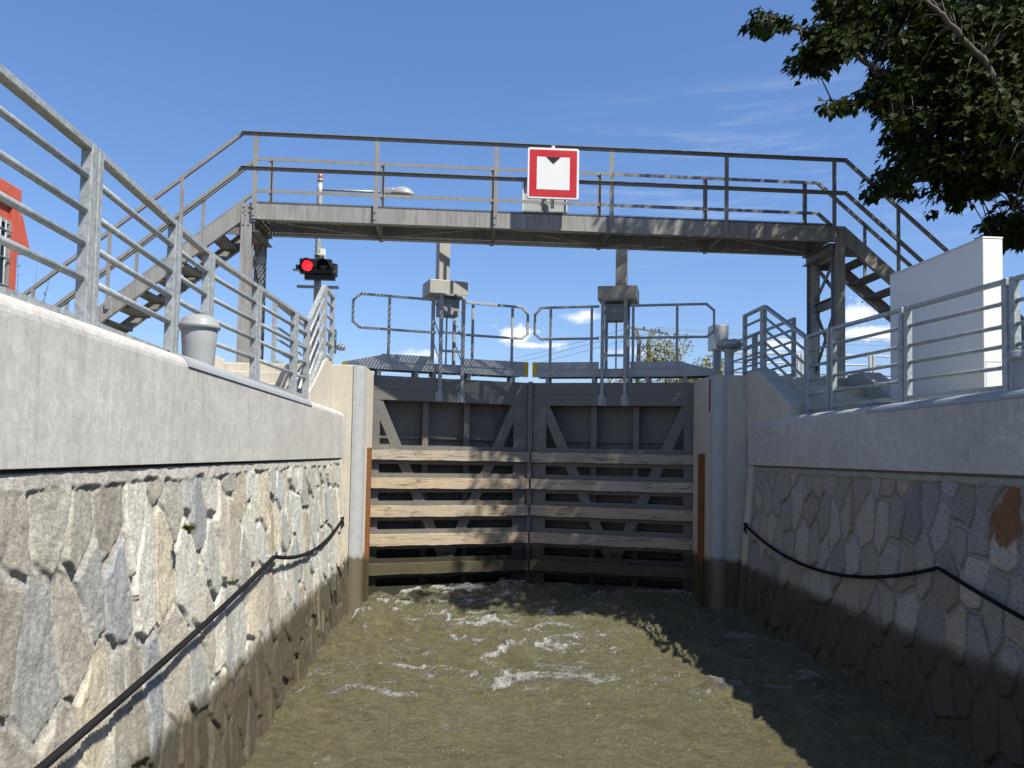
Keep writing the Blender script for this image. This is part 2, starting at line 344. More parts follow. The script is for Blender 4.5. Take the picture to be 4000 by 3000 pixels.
# ------------------------------------------------------------------ quay walls
def masonry(parent, side, seed):
    if side < 0:
        ys = np.concatenate([np.arange(-19, 2.2, .09), np.arange(2.2, 5.2, .0065), np.arange(5.2, YP+.001, .0125)]); sw, sh = .29, .50
    else:
        ys = np.concatenate([np.arange(-19, 2.4, .1), np.arange(2.4, 5.4, .018), np.arange(5.4, YP+.001, .0105)]); sw, sh = .33, .43
    zs = np.arange(-2.75, -.105, .0085 if side < 0 else .0105)
    Y, Z = np.meshgrid(ys, zs, indexing='ij')
    wy = Y+.075*(fbm(Y*4.2, Z*4.2, 3, seed)-.5)*2*.45; wz = Z+.10*(fbm(Y*4, Z*4, 3, seed+5)-.5)*2*.5
    gy, gz = wy/sw, wz/sh; by = np.floor(gy).astype(int); bz = np.floor(gz).astype(int)
    rg = np.random.default_rng(seed); J = rg.random((128, 128, 8))
    f1 = np.full(Y.shape, 1e9); f2 = f1.copy(); idy = np.zeros(Y.shape, int); idz = idy.copy(); s1 = np.zeros(Y.shape+(2,)); s2 = s1.copy()
    for dy in (-2, -1, 0, 1, 2):
        for dz in (-2, -1, 0, 1, 2):
            cy, cz = by+dy, bz+dz; j = J[cy & 127, cz & 127]
            sy = (cy+.5*(cz & 1)+.12+.76*j[..., 0])*sw; sz = (cz+.08+.84*j[..., 1])*sh
            d = (wy-sy)**2+((wz-sz)*.62)**2
            c = d < f1; c2 = (~c) & (d < f2)
            f2 = np.where(c, f1, np.where(c2, d, f2)); s2 = np.where(c[..., None], s1, np.where(c2[..., None], np.stack([sy, sz], -1), s2))
            f1 = np.where(c, d, f1); s1 = np.where(c[..., None], np.stack([sy, sz], -1), s1); idy = np.where(c, cy, idy); idz = np.where(c, cz, idz)
    sep = np.sqrt((s1[..., 0]-s2[..., 0])**2+((s1[..., 1]-s2[..., 1])*.62)**2)+1e-6
    edge = (f2-f1)/(2*sep)+(.007 if side < 0 else .005)*(fbm(Y*16, Z*16, 4, seed+9)-.5)
    j = J[idy & 127, idz & 127]; ly, lz = wy-s1[..., 0], wz-s1[..., 1]
    gap = .006+.006*vn(Y*3, Z*3, seed+3) if side < 0 else .009
    face = smooth(gap, gap+.018, edge)
    rough = (fbm(Y*13, Z*8, 5, seed+13, .62)-.5)*(.026 if side < 0 else .016)+np.floor(fbm(Y*7, Z*4.5, 3, seed+17)*9)/9*(.011 if side < 0 else .006)
    # stones stand out of the mortar, lean a little and undercut at the foot (deep shade under the foot of each stone)
    q_ = 1. if side < 0 else .6
    prot = .010+q_*(.016*j[..., 2]-lz*(.008+.05*j[..., 3])+ly*(.24*(j[..., 4]-.5)))
    deep = smooth(.35, .75, fbm(Y*3.1, Z*3.1, 3, seed+21))
    mort = (-.012*deep+.008 if side < 0 else -.016*deep-.002)+(fbm(Y*22, Z*22, 3, seed+25)-.5)*.01
    h = face*(prot+rough)+(1-face)*mort
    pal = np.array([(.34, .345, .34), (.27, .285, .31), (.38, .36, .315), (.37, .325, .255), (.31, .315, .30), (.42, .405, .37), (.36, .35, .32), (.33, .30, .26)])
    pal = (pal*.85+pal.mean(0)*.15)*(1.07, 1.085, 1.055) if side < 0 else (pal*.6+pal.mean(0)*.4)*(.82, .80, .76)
    ci = (j[..., 5]*len(pal)).astype(int); tint = pal[ci]*(.74+.46*j[..., 6])[..., None]
    if side > 0:
        for y_, z_, c_ in ((6.02, -.62, (.19, .095, .045)), (8.75, -.48, (.23, .195, .125))):
            q = np.argmin((s1[..., 0]-y_)**2+(s1[..., 1]-z_)**2); mk = (idy == idy.flat[q]) & (idz == idz.flat[q]); bl = (smooth(.42, .54, fbm(Y*6, Z*3.5, 4, seed+71))*mk)[..., None]; tint = tint*(1-bl)+np.array(c_)*bl
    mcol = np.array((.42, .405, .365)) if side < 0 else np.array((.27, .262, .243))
    mix = smooth(gap-.002, gap+.010, edge)[..., None]
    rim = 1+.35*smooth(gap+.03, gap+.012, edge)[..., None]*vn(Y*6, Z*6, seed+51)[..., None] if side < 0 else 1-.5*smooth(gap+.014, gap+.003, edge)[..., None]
    lin = np.exp(-((edge-gap-.002)/.0045)**2)*smooth(.25, .5, fbm(Y*5, Z*5, 3, seed+61)); rim = rim*(1-(.6 if side < 0 else .2)*lin[..., None])
    col = tint*rim*mix+mcol*(1-mix)*(.8+.4*fbm(Y*9, Z*9, 3, seed+29))[..., None]
    # rough mortar bed under the coping
    bed = smooth(-.185, -.165, Z+.05*(fbm(Y*5, Z*2, 4, seed+33)-.5)); h = h*(1-bed)+bed*(.024+.014*fbm(Y*12, Z*12, 4, seed+37))
    col = col*(1-bed[..., None])+bed[..., None]*mcol*(.85+.35*fbm(Y*8, Z*8, 3, seed+41))[..., None]
    X = (XL-.05+.075*(-.1-Z)) if side < 0 else (XR+.05-.075*(-.1-Z))
    P = np.stack([X-side*h, Y, Z], -1)
    a = np.concatenate([col, np.ones(Y.shape+(1,))], -1)
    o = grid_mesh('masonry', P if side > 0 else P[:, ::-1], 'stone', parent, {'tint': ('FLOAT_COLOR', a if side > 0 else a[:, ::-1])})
    return o
def quay(side, label):
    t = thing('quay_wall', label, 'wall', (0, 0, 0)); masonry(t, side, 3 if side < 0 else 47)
    X = XL if side < 0 else XR; s = -side                       # s points to the water
    prof = [(X-s*.5, -.03), (X-s*.06, -.03), (X-s*.055, -.095), (X, -.085), (X, GTOP-.035)]+[(X-s*(.095-.095*math.cos(a)), GTOP-.035+.085*math.sin(a)) for a in [R(q) for q in (15, 30, 45, 60, 75, 90)]]+[(X-s*.5, GTOP+.05)]
    mb = MB(); cuts = [-19, -13.5, -8, -2.5, 2.46, 5.08, 8.35, YP-.02] if side < 0 else [-19, -13, -7, -1, 4.4, 8.55, YP-.02]
    for a, b in zip(cuts[:-1], cuts[1:]): mb.prism(prof, lambda p, q, tt: (p, tt, q), a+.003, b-.003)
    c = mb.build('coping', 'cap', t); c['label'] = 'smooth cast concrete coping above the rubble stone'
    bk = MB().box(min(X-s*.12, X-s*.45), max(X-s*.12, X-s*.45), -19, YP-.03, -3, -.031); bk.build('backing', 'stepc', t)
    # plaster strip where masonry meets the pier
    xs = [X-s*.045, X-s*.04+s*.075*2.6]
    st = MB(); w = .22
    st.hexa([(xs[1]-s*.3, YP-w, -2.8), (xs[1]+s*.035, YP-w, -2.8), (xs[1]+s*.035, YP-.012, -2.8), (xs[1]-s*.3, YP-.012, -2.8), (xs[0]-s*.3, YP-w, -.098), (xs[0]+s*.035, YP-w, -.098), (xs[0]+s*.035, YP-.012, -.098), (xs[0]-s*.3, YP-.012, -.098)])
    st.build('render_strip', 'stepc', t)
    y0, y1 = (5.1, 9.3) if side < 0 else (1.0, 8.35)
    gp = [(X-s*(.095-.105*math.cos(a)), GTOP-.035+.095*math.sin(a)) for a in [R(q) for q in (8, 25, 42, 58, 75, 90)]]+[(X-s*.30, GTOP+.058), (X-s*.30, GTOP+.045), (X-s*.1, GTOP+.045), (X-s*.02, GTOP-.03)]
    g = MB().prism(gp, lambda p, q, tt: (p, tt, q), y0, y1).build('edge_nosing', 'nosing', t); g['label'] = 'grey painted rounded nosing along the coping edge'
    return t
quay(-1, 'sunlit quay wall on the left, of pale rubble stone under concrete coping')
quay(1, 'shaded quay wall on the right, of grey rubble stone under concrete coping')

# ------------------------------------------------------------------ piers with platforms, steps beside them
def pier(side, label):
    t = thing('lock_pier', label, 'pier', (0, 0, 0)); s = -side
    Xi = -1.38 if side < 0 else 3.74; Xo = -1.86 if side < 0 else 4.22; Yf = YP if side < 0 else YP+.12
    far = -5.2 if side < 0 else 7.6
    r = .15
    arc = [(Xi-s*r+s*r*math.sin(a), Yf+r-r*math.cos(a)) for a in [R(q) for q in (0, 18, 36, 54, 72, 90)]]
    poly = [(far, Yf+.06), (Xo-s*.25, Yf+.06), (Xo-s*.25, Yf)]+arc+[(Xi, 13.12), (Xi-s*.35, 13.16), (Xi-s*.35, 13.75), (Xi-s*.1, 14.1), (Xi-s*.1, 17), (far, 17)]
    MB().prism(poly, lambda p, q, z: (p, q, z), -3, PTOP).build('concrete_body', 'pier', t, .012)
    # grey steel lining wrapped round the corner
    o = .012; a2 = [(Xi-s*(.155 if side < 0 else .175), Yf-o)]+[(Xi-s*r+s*(r+o)*math.sin(a), Yf+r-(r+o)*math.cos(a)) for a in [R(q) for q in (0, 15, 30, 45, 60, 75, 90)]]+[(Xi+s*o, Yf+.16)]
    i2 = [(Xi+s*-.004, Yf+.16)]+[(x-s*.012 if k > 0 else x, y+.014) for k, (x, y) in list(enumerate(a2))[::-1][1:]]
    MB().prism(a2+i2, lambda p, q, z: (p, q, z), -3, PTOP-.004).build('steel_lining', 'lining', t)
    ya, yb = (12.45, 12.66) if side < 0 else (12.47, 12.68)
    MB().box(min(Xi, Xi+s*.05), max(Xi, Xi+s*.05), ya, yb, -2.9, .07).build('rubbing_timber', 'rust', t, .006)
    if side > 0:
        k_ = N('red_gauge_paint'); M['gauge'] = k_.set((.25, .02, .02), .5)
        MB().box(Xi-.012, Xi, 12.20, 12.275, .70, 1.19).build('red_strip', 'gauge', t)
        MB().box(Xi-.012, Xi, 12.278, 12.31, .70, 1.19).build('white_strip', 'white', t)
    return t
pier(-1, 'sunlit cream concrete pier at the hinge of the left gate leaf')
pier(1, 'shaded concrete pier with red gauge strip at the hinge of the right gate leaf')
def steps(side, label):
    t = thing('concrete_steps', label, 'steps'); s = -side
    a0, a1 = (-1.86, -2.12) if side < 0 else (4.22, 4.48)
    b0, b1 = (-3.35, -3.65) if side < 0 else (5.75, 6.05)
    yo = 0 if side < 0 else .12
    prof = [(10.32+yo, GTOP-.2), (YP-.004+yo, GTOP-.2), (YP-.004+yo, PTOP+.04), (11.45+yo, PTOP+.04), (10.45+yo, .80), (10.32+yo, .74)]
    for x0, x1 in ((a0, a1), (b0, b1)):
        MB().prism(prof, lambda p, q, x: (x, p, q), min(x0, x1), max(x0, x1)).build('parapet', 'stepc', t, .02)
    n = 4; h = (PTOP-GTOP)/n; x0, x1 = sorted((a1, b0))
    for i in range(n-1):
        MB().box(x0+.003, x1-.003, 10.72+yo+i*.3, YP+.04+yo, GTOP-.2+i*.001, GTOP+h*(i+1)).build('step', 'stepc', t, .012)
    return t
steps(-1, 'sunlit concrete steps with sloping parapets beside the left pier')
steps(1, 'shaded concrete steps with sloping parapets beside the right pier')

# ------------------------------------------------------------------ quay railings
def railing(label, pts, zb, zt, rails, mat='galv', group=None, single=()):
    t = thing('railing', label, 'railing', (0, 0, 0), 0, group)
    P = [Vector((x, y, 0)) for x, y in pts]; hw = .032
    def post(p, d):
        b = MB(); b.bar(p+Vector((0, 0, zb-.05)), p+Vector((0, 0, zt)), .06, .06, d); b.build('post', mat, t, .004)
    for i in range(len(P)-1):
        d = (P[i+1]-P[i]).normalized(); a = P[i]+d*(.045 if i else .0); b = P[i+1]-d*(.045 if i < len(P)-2 else 0)
        post(a, d); post(b, d)
        MB().bar(a+d*hw+Vector((0, 0, zt-.022)), b-d*hw+Vector((0, 0, zt-.022)), .06, .038).build('top_rail', mat, t, .004)
        for z in rails[:-1]: MB().tube([a+d*hw+Vector((0, 0, z)), b-d*hw+Vector((0, 0, z))], .0195, 12).build('rail', mat, t)
        MB().bar(a+d*hw+Vector((0, 0, rails[-1])), b-d*hw+Vector((0, 0, rails[-1])), .05, .04).build('bottom_rail', mat, t)
    return t
RZ = [1.41, 1.225, 1.05, .865, .69]
railing('galvanised railing with round rails on the sunlit left coping', [(-1.98, -1.4), (-1.98, 1.6), (-1.99, 3.0), (-2.0, 4.51), (-2.06, 5.98), (-2.08, 6.84), (-2.01, 8.17), (-1.93, 9.62), (-1.90, 10.2)], GTOP+.05, 1.61, [z+.02 for z in RZ[:-1]]+[.66])
railing('galvanised railing with round rails on the right coping beside the white panel', [(5.25, 2.4), (5.0, 3.9), (4.86, 5.3), (4.70, 6.79), (4.565, 8.24), (4.43, 9.65), (4.43, 10.28)], GTOP+.05, 1.60, [1.39, 1.19, 1.015, .83, .655])
def stair_rail(label, x, ya, yb, yc, side):
    t = thing('railing', label, 'railing'); H = 1.03
    def post(y, zb, zt): MB().box(x-.03, x+.03, y-.03, y+.03, zb, zt).build('post', 'galv', t, .004)
    post(ya+.05, GTOP, 1.60); post(yb-.035, PTOP, PTOP+H); post(yb+.035, PTOP, PTOP+H); post(yc, PTOP, PTOP+H)
    MB().bar((x, ya+.06, 1.58), (x, yb-.06, PTOP+H-.02), .06, .038).build('top_rail', 'galv', t)
    MB().bar((x, yb+.06, PTOP+H-.02), (x, yc-.03, PTOP+H-.02), .06, .038).build('top_rail', 'galv', t)
    for i in range(1, 6):
        d = .185*i; mk = MB().bar if i == 5 else None
        if i == 5:
            MB().bar((x, ya+.08, 1.6-d-.02), (x, yb-.06, PTOP+H-d-.02), .05, .07).build('bottom_rail', 'galv', t)
        else: MB().tube([(x, ya+.08, 1.6-d), (x, yb-.06, PTOP+H-d)], .0195, 10).build('rail', 'galv', t)
        MB().tube([(x, yb+.06, PTOP+H-d), (x, yc-.03, PTOP+H-d)], .0195, 10).build('rail', 'galv', t)
    return t
stair_rail('galvanised railing climbing the sunlit steps at the left pier', -1.90, 10.2, 11.42, 12.15, -1)
stair_rail('galvanised railing climbing the shaded steps at the right pier', 4.44, 10.33, 11.92, 12.72, 1)
railing('railing on the platform behind the bridge leg left of the signal lamp', [(-2.84, 12.65), (-2.84, 14.2), (-2.84, 15.8)], PTOP, PTOP+1.03, [2.08, 1.89, 1.71, 1.53, 1.36], 'galv_dull')
railing('railing on the platform behind the right steps and mushroom pedestal', [(5.28, 12.85), (5.28, 14.6), (5.28, 16.1)], PTOP, PTOP+1.03, [2.08, 1.89, 1.71, 1.53, 1.36], 'galv_dull')
railing('low bright railing far behind the right bridge leg', [(5.9, 18), (7.55, 18), (9.2, 18), (10.9, 18)], 1.0, 2.38, [2.15, 1.92, 1.4], 'white_galv')

# ------------------------------------------------------------------ mooring bollards and ropes
def bollard(x, y, label):
    t = thing('mooring_bollard', label, 'bollard', (x, y, GTOP+.05), 0, 'mooring bollards on the coping')
    MB().lathe((0, 0, 0), [(.10, -.06), (.105, .02), (.112, .14), (.120, .245), (.118, .25)]).build('drum', 'bollard', t)
    MB().lathe((0, 0, 0), [(.118, .247), (.134, .25), (.139, .262), (.137, .278), (.128, .286), (.122, .305), (.105, .327), (.07, .345), (.03, .352), (.002, .353)]).build('lid', 'bollard', t)
bollard(-1.80, 5.77, 'grey conical mooring bollard with domed lid on the sunlit left coping')
bollard(4.47, 6.27, 'grey mooring bollard cut off by the right picture edge')
def rope(label, A, B, C, sag1, sag2, side):
    t = thing('mooring_rope', label, 'rope')
    def cat(a, b, sag, n):
        a = Vector(a); b = Vector(b); return [a.lerp(b, i/n)+Vector((0, 0, -4*sag*(i/n)*(1-i/n))) for i in range(n+1)]
    pts = cat(A, B, sag1, 40)[:-1]+cat(B, C, sag2, 110)
    # laid rope: the strands wind round the centre line
    q = []; 
    for a, b in zip(pts[:-1], pts[1:]):
        k_ = max(1, int((b-a).length/.0045)); q += [a.lerp(b, i/k_) for i in range(k_)]
    q.append(pts[-1])
    mb = MB(); mb.tube(q, [0.0152+.0036*math.sin(i*2*math.pi/5) for i in range(len(q))], 10); mb.build('twisted_line', 'rope', t)
    for p, nm in ((A, 'end_knot'), (B, 'wall_eye')):
        p = Vector(p); e = MB()
        if nm == 'wall_eye':
            e.tube([p+Vector((0, .03*math.cos(a), .03*math.sin(a))) for a in [2*math.pi*i/14 for i in range(15)]], .006, 8)
            e.tube([p+Vector((side*.02, 0, 0)), p+Vector((side*.16, 0, 0))], .008, 8); e.build(nm, 'galv', t)
        else:
            for i in range(5): e.tube([p+Vector((-side*.008, -.012*i-.02, .02-.03*i)), p+Vector((side*.02, .025-.012*i, -.012-.03*i))], .011, 8)
            e.tube([p+Vector((0, -.02, .0)), p+Vector((-side*.02, -.04, -.10))], .009, 8); e.tube([p+Vector((0, .0, .0)), p+Vector((side*.16, 0, .02))], .012, 8); e.build(nm, 'rope', t)
    return t
rope('dark twisted mooring rope slung along the sunlit left stone wall', atX(1340, 2025, -1.57), atX(1072, 2174, -1.55), atX(60, 3085, -1.50), .17, .03, -1)
rope('dark mooring rope with ring eye slung along the shaded right stone wall', atX(2908, 2048, 4.10), atX(3665, 2218, 4.10), atX(4300, 2575, 4.06), .33, .02, 1)

# ------------------------------------------------------------------ gate leaves
TH = R(17); LEAF = 2.74
def gate(side, label):
    hx = -1.44 if side < 0 else 3.80
    t = thing('gate_leaf', label, 'lock gate', (hx, 13.3, 0), TH if side < 0 else math.pi-TH, 'mitre gate leaves')
    g = 1 if side < 0 else -1                                   # local +y*g points away from the camera
    def B(u0, u1, d0, d1, z0, z1, mb=None):
        mb = mb or MB(); y0, y1 = sorted((d0*g, d1*g)); return mb.box(u0, u1, y0, y1, z0, z1)
    L = LEAF-.02
    B(0, L, .36, .385, -3, 1.0).build('skin_plate', 'gate_skin', t)
    rb = MB()
    for u in (.95, 1.66): B(u-.007, u+.007, .16, .359, -3, .84, rb); B(u-.05, u+.05, .15, .162, -3, .84, rb)
    B(.05, 2.45, .30, .358, .235, .275, rb); rb.build('stiffener', 'gate_skin', t)
    B(0, L, .0, .40, .845, 1.235).build('head_beam', 'gate', t, .004)
    MB().bar((.0, -g*.004, 1.02), (L, -g*.004, 1.02), .006, .006).build('weld_seam', 'gate', t)
    rail_z = [(-.113, .048), (-.57, -.40), (-1.02, -.845), (-1.475, -1.30), (-1.93, -1.76)]
    for i, (a, b) in enumerate(rail_z):
        gd = MB(); B(0, L, .004, .02, b-.01, b+.075, gd); B(0, L, .012, .03, a-.07, a+.01, gd); B(0, L, .02, .36, a+.02, b-.02, gd); B(0, L, .012, .34, b+.055, b+.07, gd); B(0, L, .02, .34, a-.066, a-.05, gd)
        bo = gd
        for q in range(13):
            bo.bolt((.1+q*.205, g*.004, b+.02), (0, -g, 0), .009, .008)
        gd.build('cross_girder', 'gate', t)
        p = MB(); x = np.linspace(-.02, L-.02 if side < 0 else L-.04, 24)
        for q in range(23):
            w0, w1 = [(.004*math.sin(7*v+i)+.003*math.sin(23*v+2*i)) for v in (x[q], x[q+1])]
            y0, y1, z0, z1 = -.11*g, .001*g, a, b
            p.hexa([(x[q], y0+w0*g, z0+w0), (x[q+1], y0+w1*g, z0+w1), (x[q+1], y1, z0), (x[q], y1, z0), (x[q], y0+w0*g, z1+w0), (x[q+1], y0+w1*g, z1+w1), (x[q+1], y1, z1), (x[q], y1, z1)])
        o = p.build('fender_timber', 'oak', t)
        if i == 4: o['label'] = 'lowest fender timber, wet and green with algae'
        bmw = bmesh.new(); bmw.from_mesh(o.data); bmesh.ops.remove_doubles(bmw, verts=bmw.verts, dist=1e-4)
        iv = {}
        for f in bmw.faces: iv.setdefault(frozenset(v.index for v in f.verts), []).append(f)
        bmesh.ops.delete(bmw, geom=[f for fs in iv.values() if len(fs) > 1 for f in fs], context='FACES'); bmw.to_mesh(o.data); bmw.free()
    B(0, L, .004, .36, -2.4, -2.13).build('bottom_beam', 'gate', t)
    B(2.45, L, .0005, .02, -3, .846).build('mitre_post', 'gate', t); B(0, .16, .0005, .36, -3, .846).build('heel_post', 'gate', t)
    for (ua, ub) in ((.10, 1.27), (2.50, 1.33)):
        MB().bar((ua, g*.022, .86), (ub, g*.022, -1.72), .015, .165, (0, 0, 1) if False else (1, 0, .45)).build('diagonal_brace', 'gate', t)
    if side > 0:
        s = MB(); B(L+.003, L+.012, -.05, .2, -3, 1.25, s); B(L-.03, L+.04, -.062, -.05, -3, 1.25, s);
        bo = s
        for q in range(34): bo.bolt((L+.005, g*-.062, 1.18-q*.12), (0, -g, 0), .008, .007)
        s.build('seal_strip', 'gate_skin', t)
    # walkway on top of the leaf
    before = set(bpy.data.objects.keys())
    fd = .085; ld = -.015
    wk = MB()
    for q in range(24): B(-.48+q*.13, -.48+q*.13+.085, fd+.03, .68, 1.392, 1.406, wk)
    for d in (.14, .3, .48, .66): B(-.48, 2.66, d-.02, d+.02, 1.365, 1.391, wk)
    wk.build('walkway_grating', 'grating', t)
    for u in (.10, .72, 1.02, 1.62, 2.42):
        for d in (.11, .33): B(u-.03, u+.03, d, d+.04, 1.236, 1.364).build('walkway_support', 'walkway', t)
    pl = [(.126, 1.345), (.126, 1.575), (-.42, 1.445), (-.42, 1.36)]
    tb = MB(); tb.prism(pl, lambda p, q, y: (p, y, q), *sorted((fd*g, (fd+.008)*g))); tc_ = MB()
    gap = (1.0, 1.53)
    B(.126, gap[0], fd, fd+.008, 1.480, 1.596, tb); B(gap[1], 2.60, fd, fd+.008, 1.480, 1.596, tc_); tc_.build('toe_board', 'walkway', t)
    tb.build('toe_board', 'walkway', t)
    ch = MB(); B(.126, 2.60, fd-.012, fd+.02, 1.340, 1.478, ch); B(.126, 2.60, fd-.025, fd-.0125, 1.462, 1.475, ch); B(.126, 2.60, fd-.025, fd-.0125, 1.340, 1.352, ch); ch.build('edge_channel', 'walkway', t)
    y_ = MB(); B(2.603, 2.675, fd-.014, fd+.02, 1.340, 1.598, y_); y_.build('yellow_end_mark', 'yellow', t); y_ = MB()
    y_.prism([(-.423, 1.36), (-.423, 1.447), (-.5, 1.43), (-.5, 1.362)], lambda p, q, y: (p, y, q), *sorted(((fd-.002)*g, (fd+.01)*g))); y_.build('yellow_end_mark', 'yellow', t)
    # handrails in front of and behind the drive
    rd = .05; c = .038
    def rail(pts, nm):
        mb = MB()
        for a, b in zip(pts[:-1], pts[1:]):
            a, b = Vector((a[0], rd*g, a[1])), Vector((b[0], rd*g, b[1])); d = (b-a).normalized()*.012; mb.bar(a-d, b+d, c, c, (0, 1, 0))
        return mb.build(nm, 'galv_dull', t, .003)
    rail([(1.0, 2.534), (-.235, 2.534), (-.36, 2.422), (-.36, 2.083), (-.25, 1.990), (1.0, 1.990)], 'handrail')
    rail([(1.541, 2.534), (2.535, 2.534), (2.64, 2.417), (2.64, 2.078), (2.535, 1.990), (1.541, 1.990)], 'handrail')
    for u in (.235, .96, 1.66, 2.37):
        B(u-.022, u+.022, rd+.0215, rd+.05, 1.358, 2.513).build('rail_post', 'galv_dull', t, .003)
        B(u-.05, u+.05, fd-.02, fd-.0125, 1.378, 1.44).build('post_clamp', 'walkway', t)
    # sluice drive: four-legged frame, rungs, gear box, housing, mast
    for u in (1.08, 1.46):
        B(u-.03, u+.03, ld-.02, ld+.012, .86, 2.62).build('drive_leg', 'galv_dull', t, .003); B(u-.025, u+.025, .48, .53, 1.41, 2.64).build('drive_leg', 'galv_dull', t)
        B(u-.06, u+.06, -.0028, -.0008, .85, 1.02).build('foot_plate', 'walkway', t)
        for za, zb in ((1.5, 1.9), (1.9, 2.3), (2.3, 2.6)):
            MB().bar((u, g*(ld+.02), za), (u, g*.47, zb), .014, .014).build('frame_lacing', 'galv_dull', t)
    for z in (1.69, 1.995): B(1.111, 1.429, ld-.018, ld+.011, z-.02, z+.02).build('rung', 'galv_dull', t)
    gb = B(1.105, 1.435, .14, .42, 2.31, 2.59).build('gear_box', 'plate', t, .01)
    dk = MB()
    for u in (1.17, 1.28): dk.tube([(u, g*.139, 2.47), (u, g*.132, 2.47)], .045, 18)
    dk.build('gear_cover', 'galv_dull', gb)
    B(1.02, 1.52, .02, .52, 2.625, 2.655).build('base_plate', 'plate', t)
    B(1.255, 1.28, .3, .325, 1.41, 2.31).build('spindle', 'galv', t)
    dh = B(.905, 1.570, .10, .60, 2.657, 2.895).build('drive_housing', 'drive', t, .012)
    ho = MB(); ho.tube([(.9048, g*.28, 2.765), (.903, g*.28, 2.765)], .022, 16); ho.build('cable_hole', 'black', dh)
    B(1.095, 1.283, .24, .46, 2.897, 4.08).build('drive_mast', 'drive', t, .008)
    for nm in set(bpy.data.objects.keys())-before:
        if bpy.data.objects[nm].parent == t: bpy.data.objects[nm].location.x = .05
    return t
gate(-1, 'left gate leaf, partly sunlit dark steel with five oak fender timbers')
gate(1, 'right gate leaf in tree shade, dark steel with five oak fender timbers')

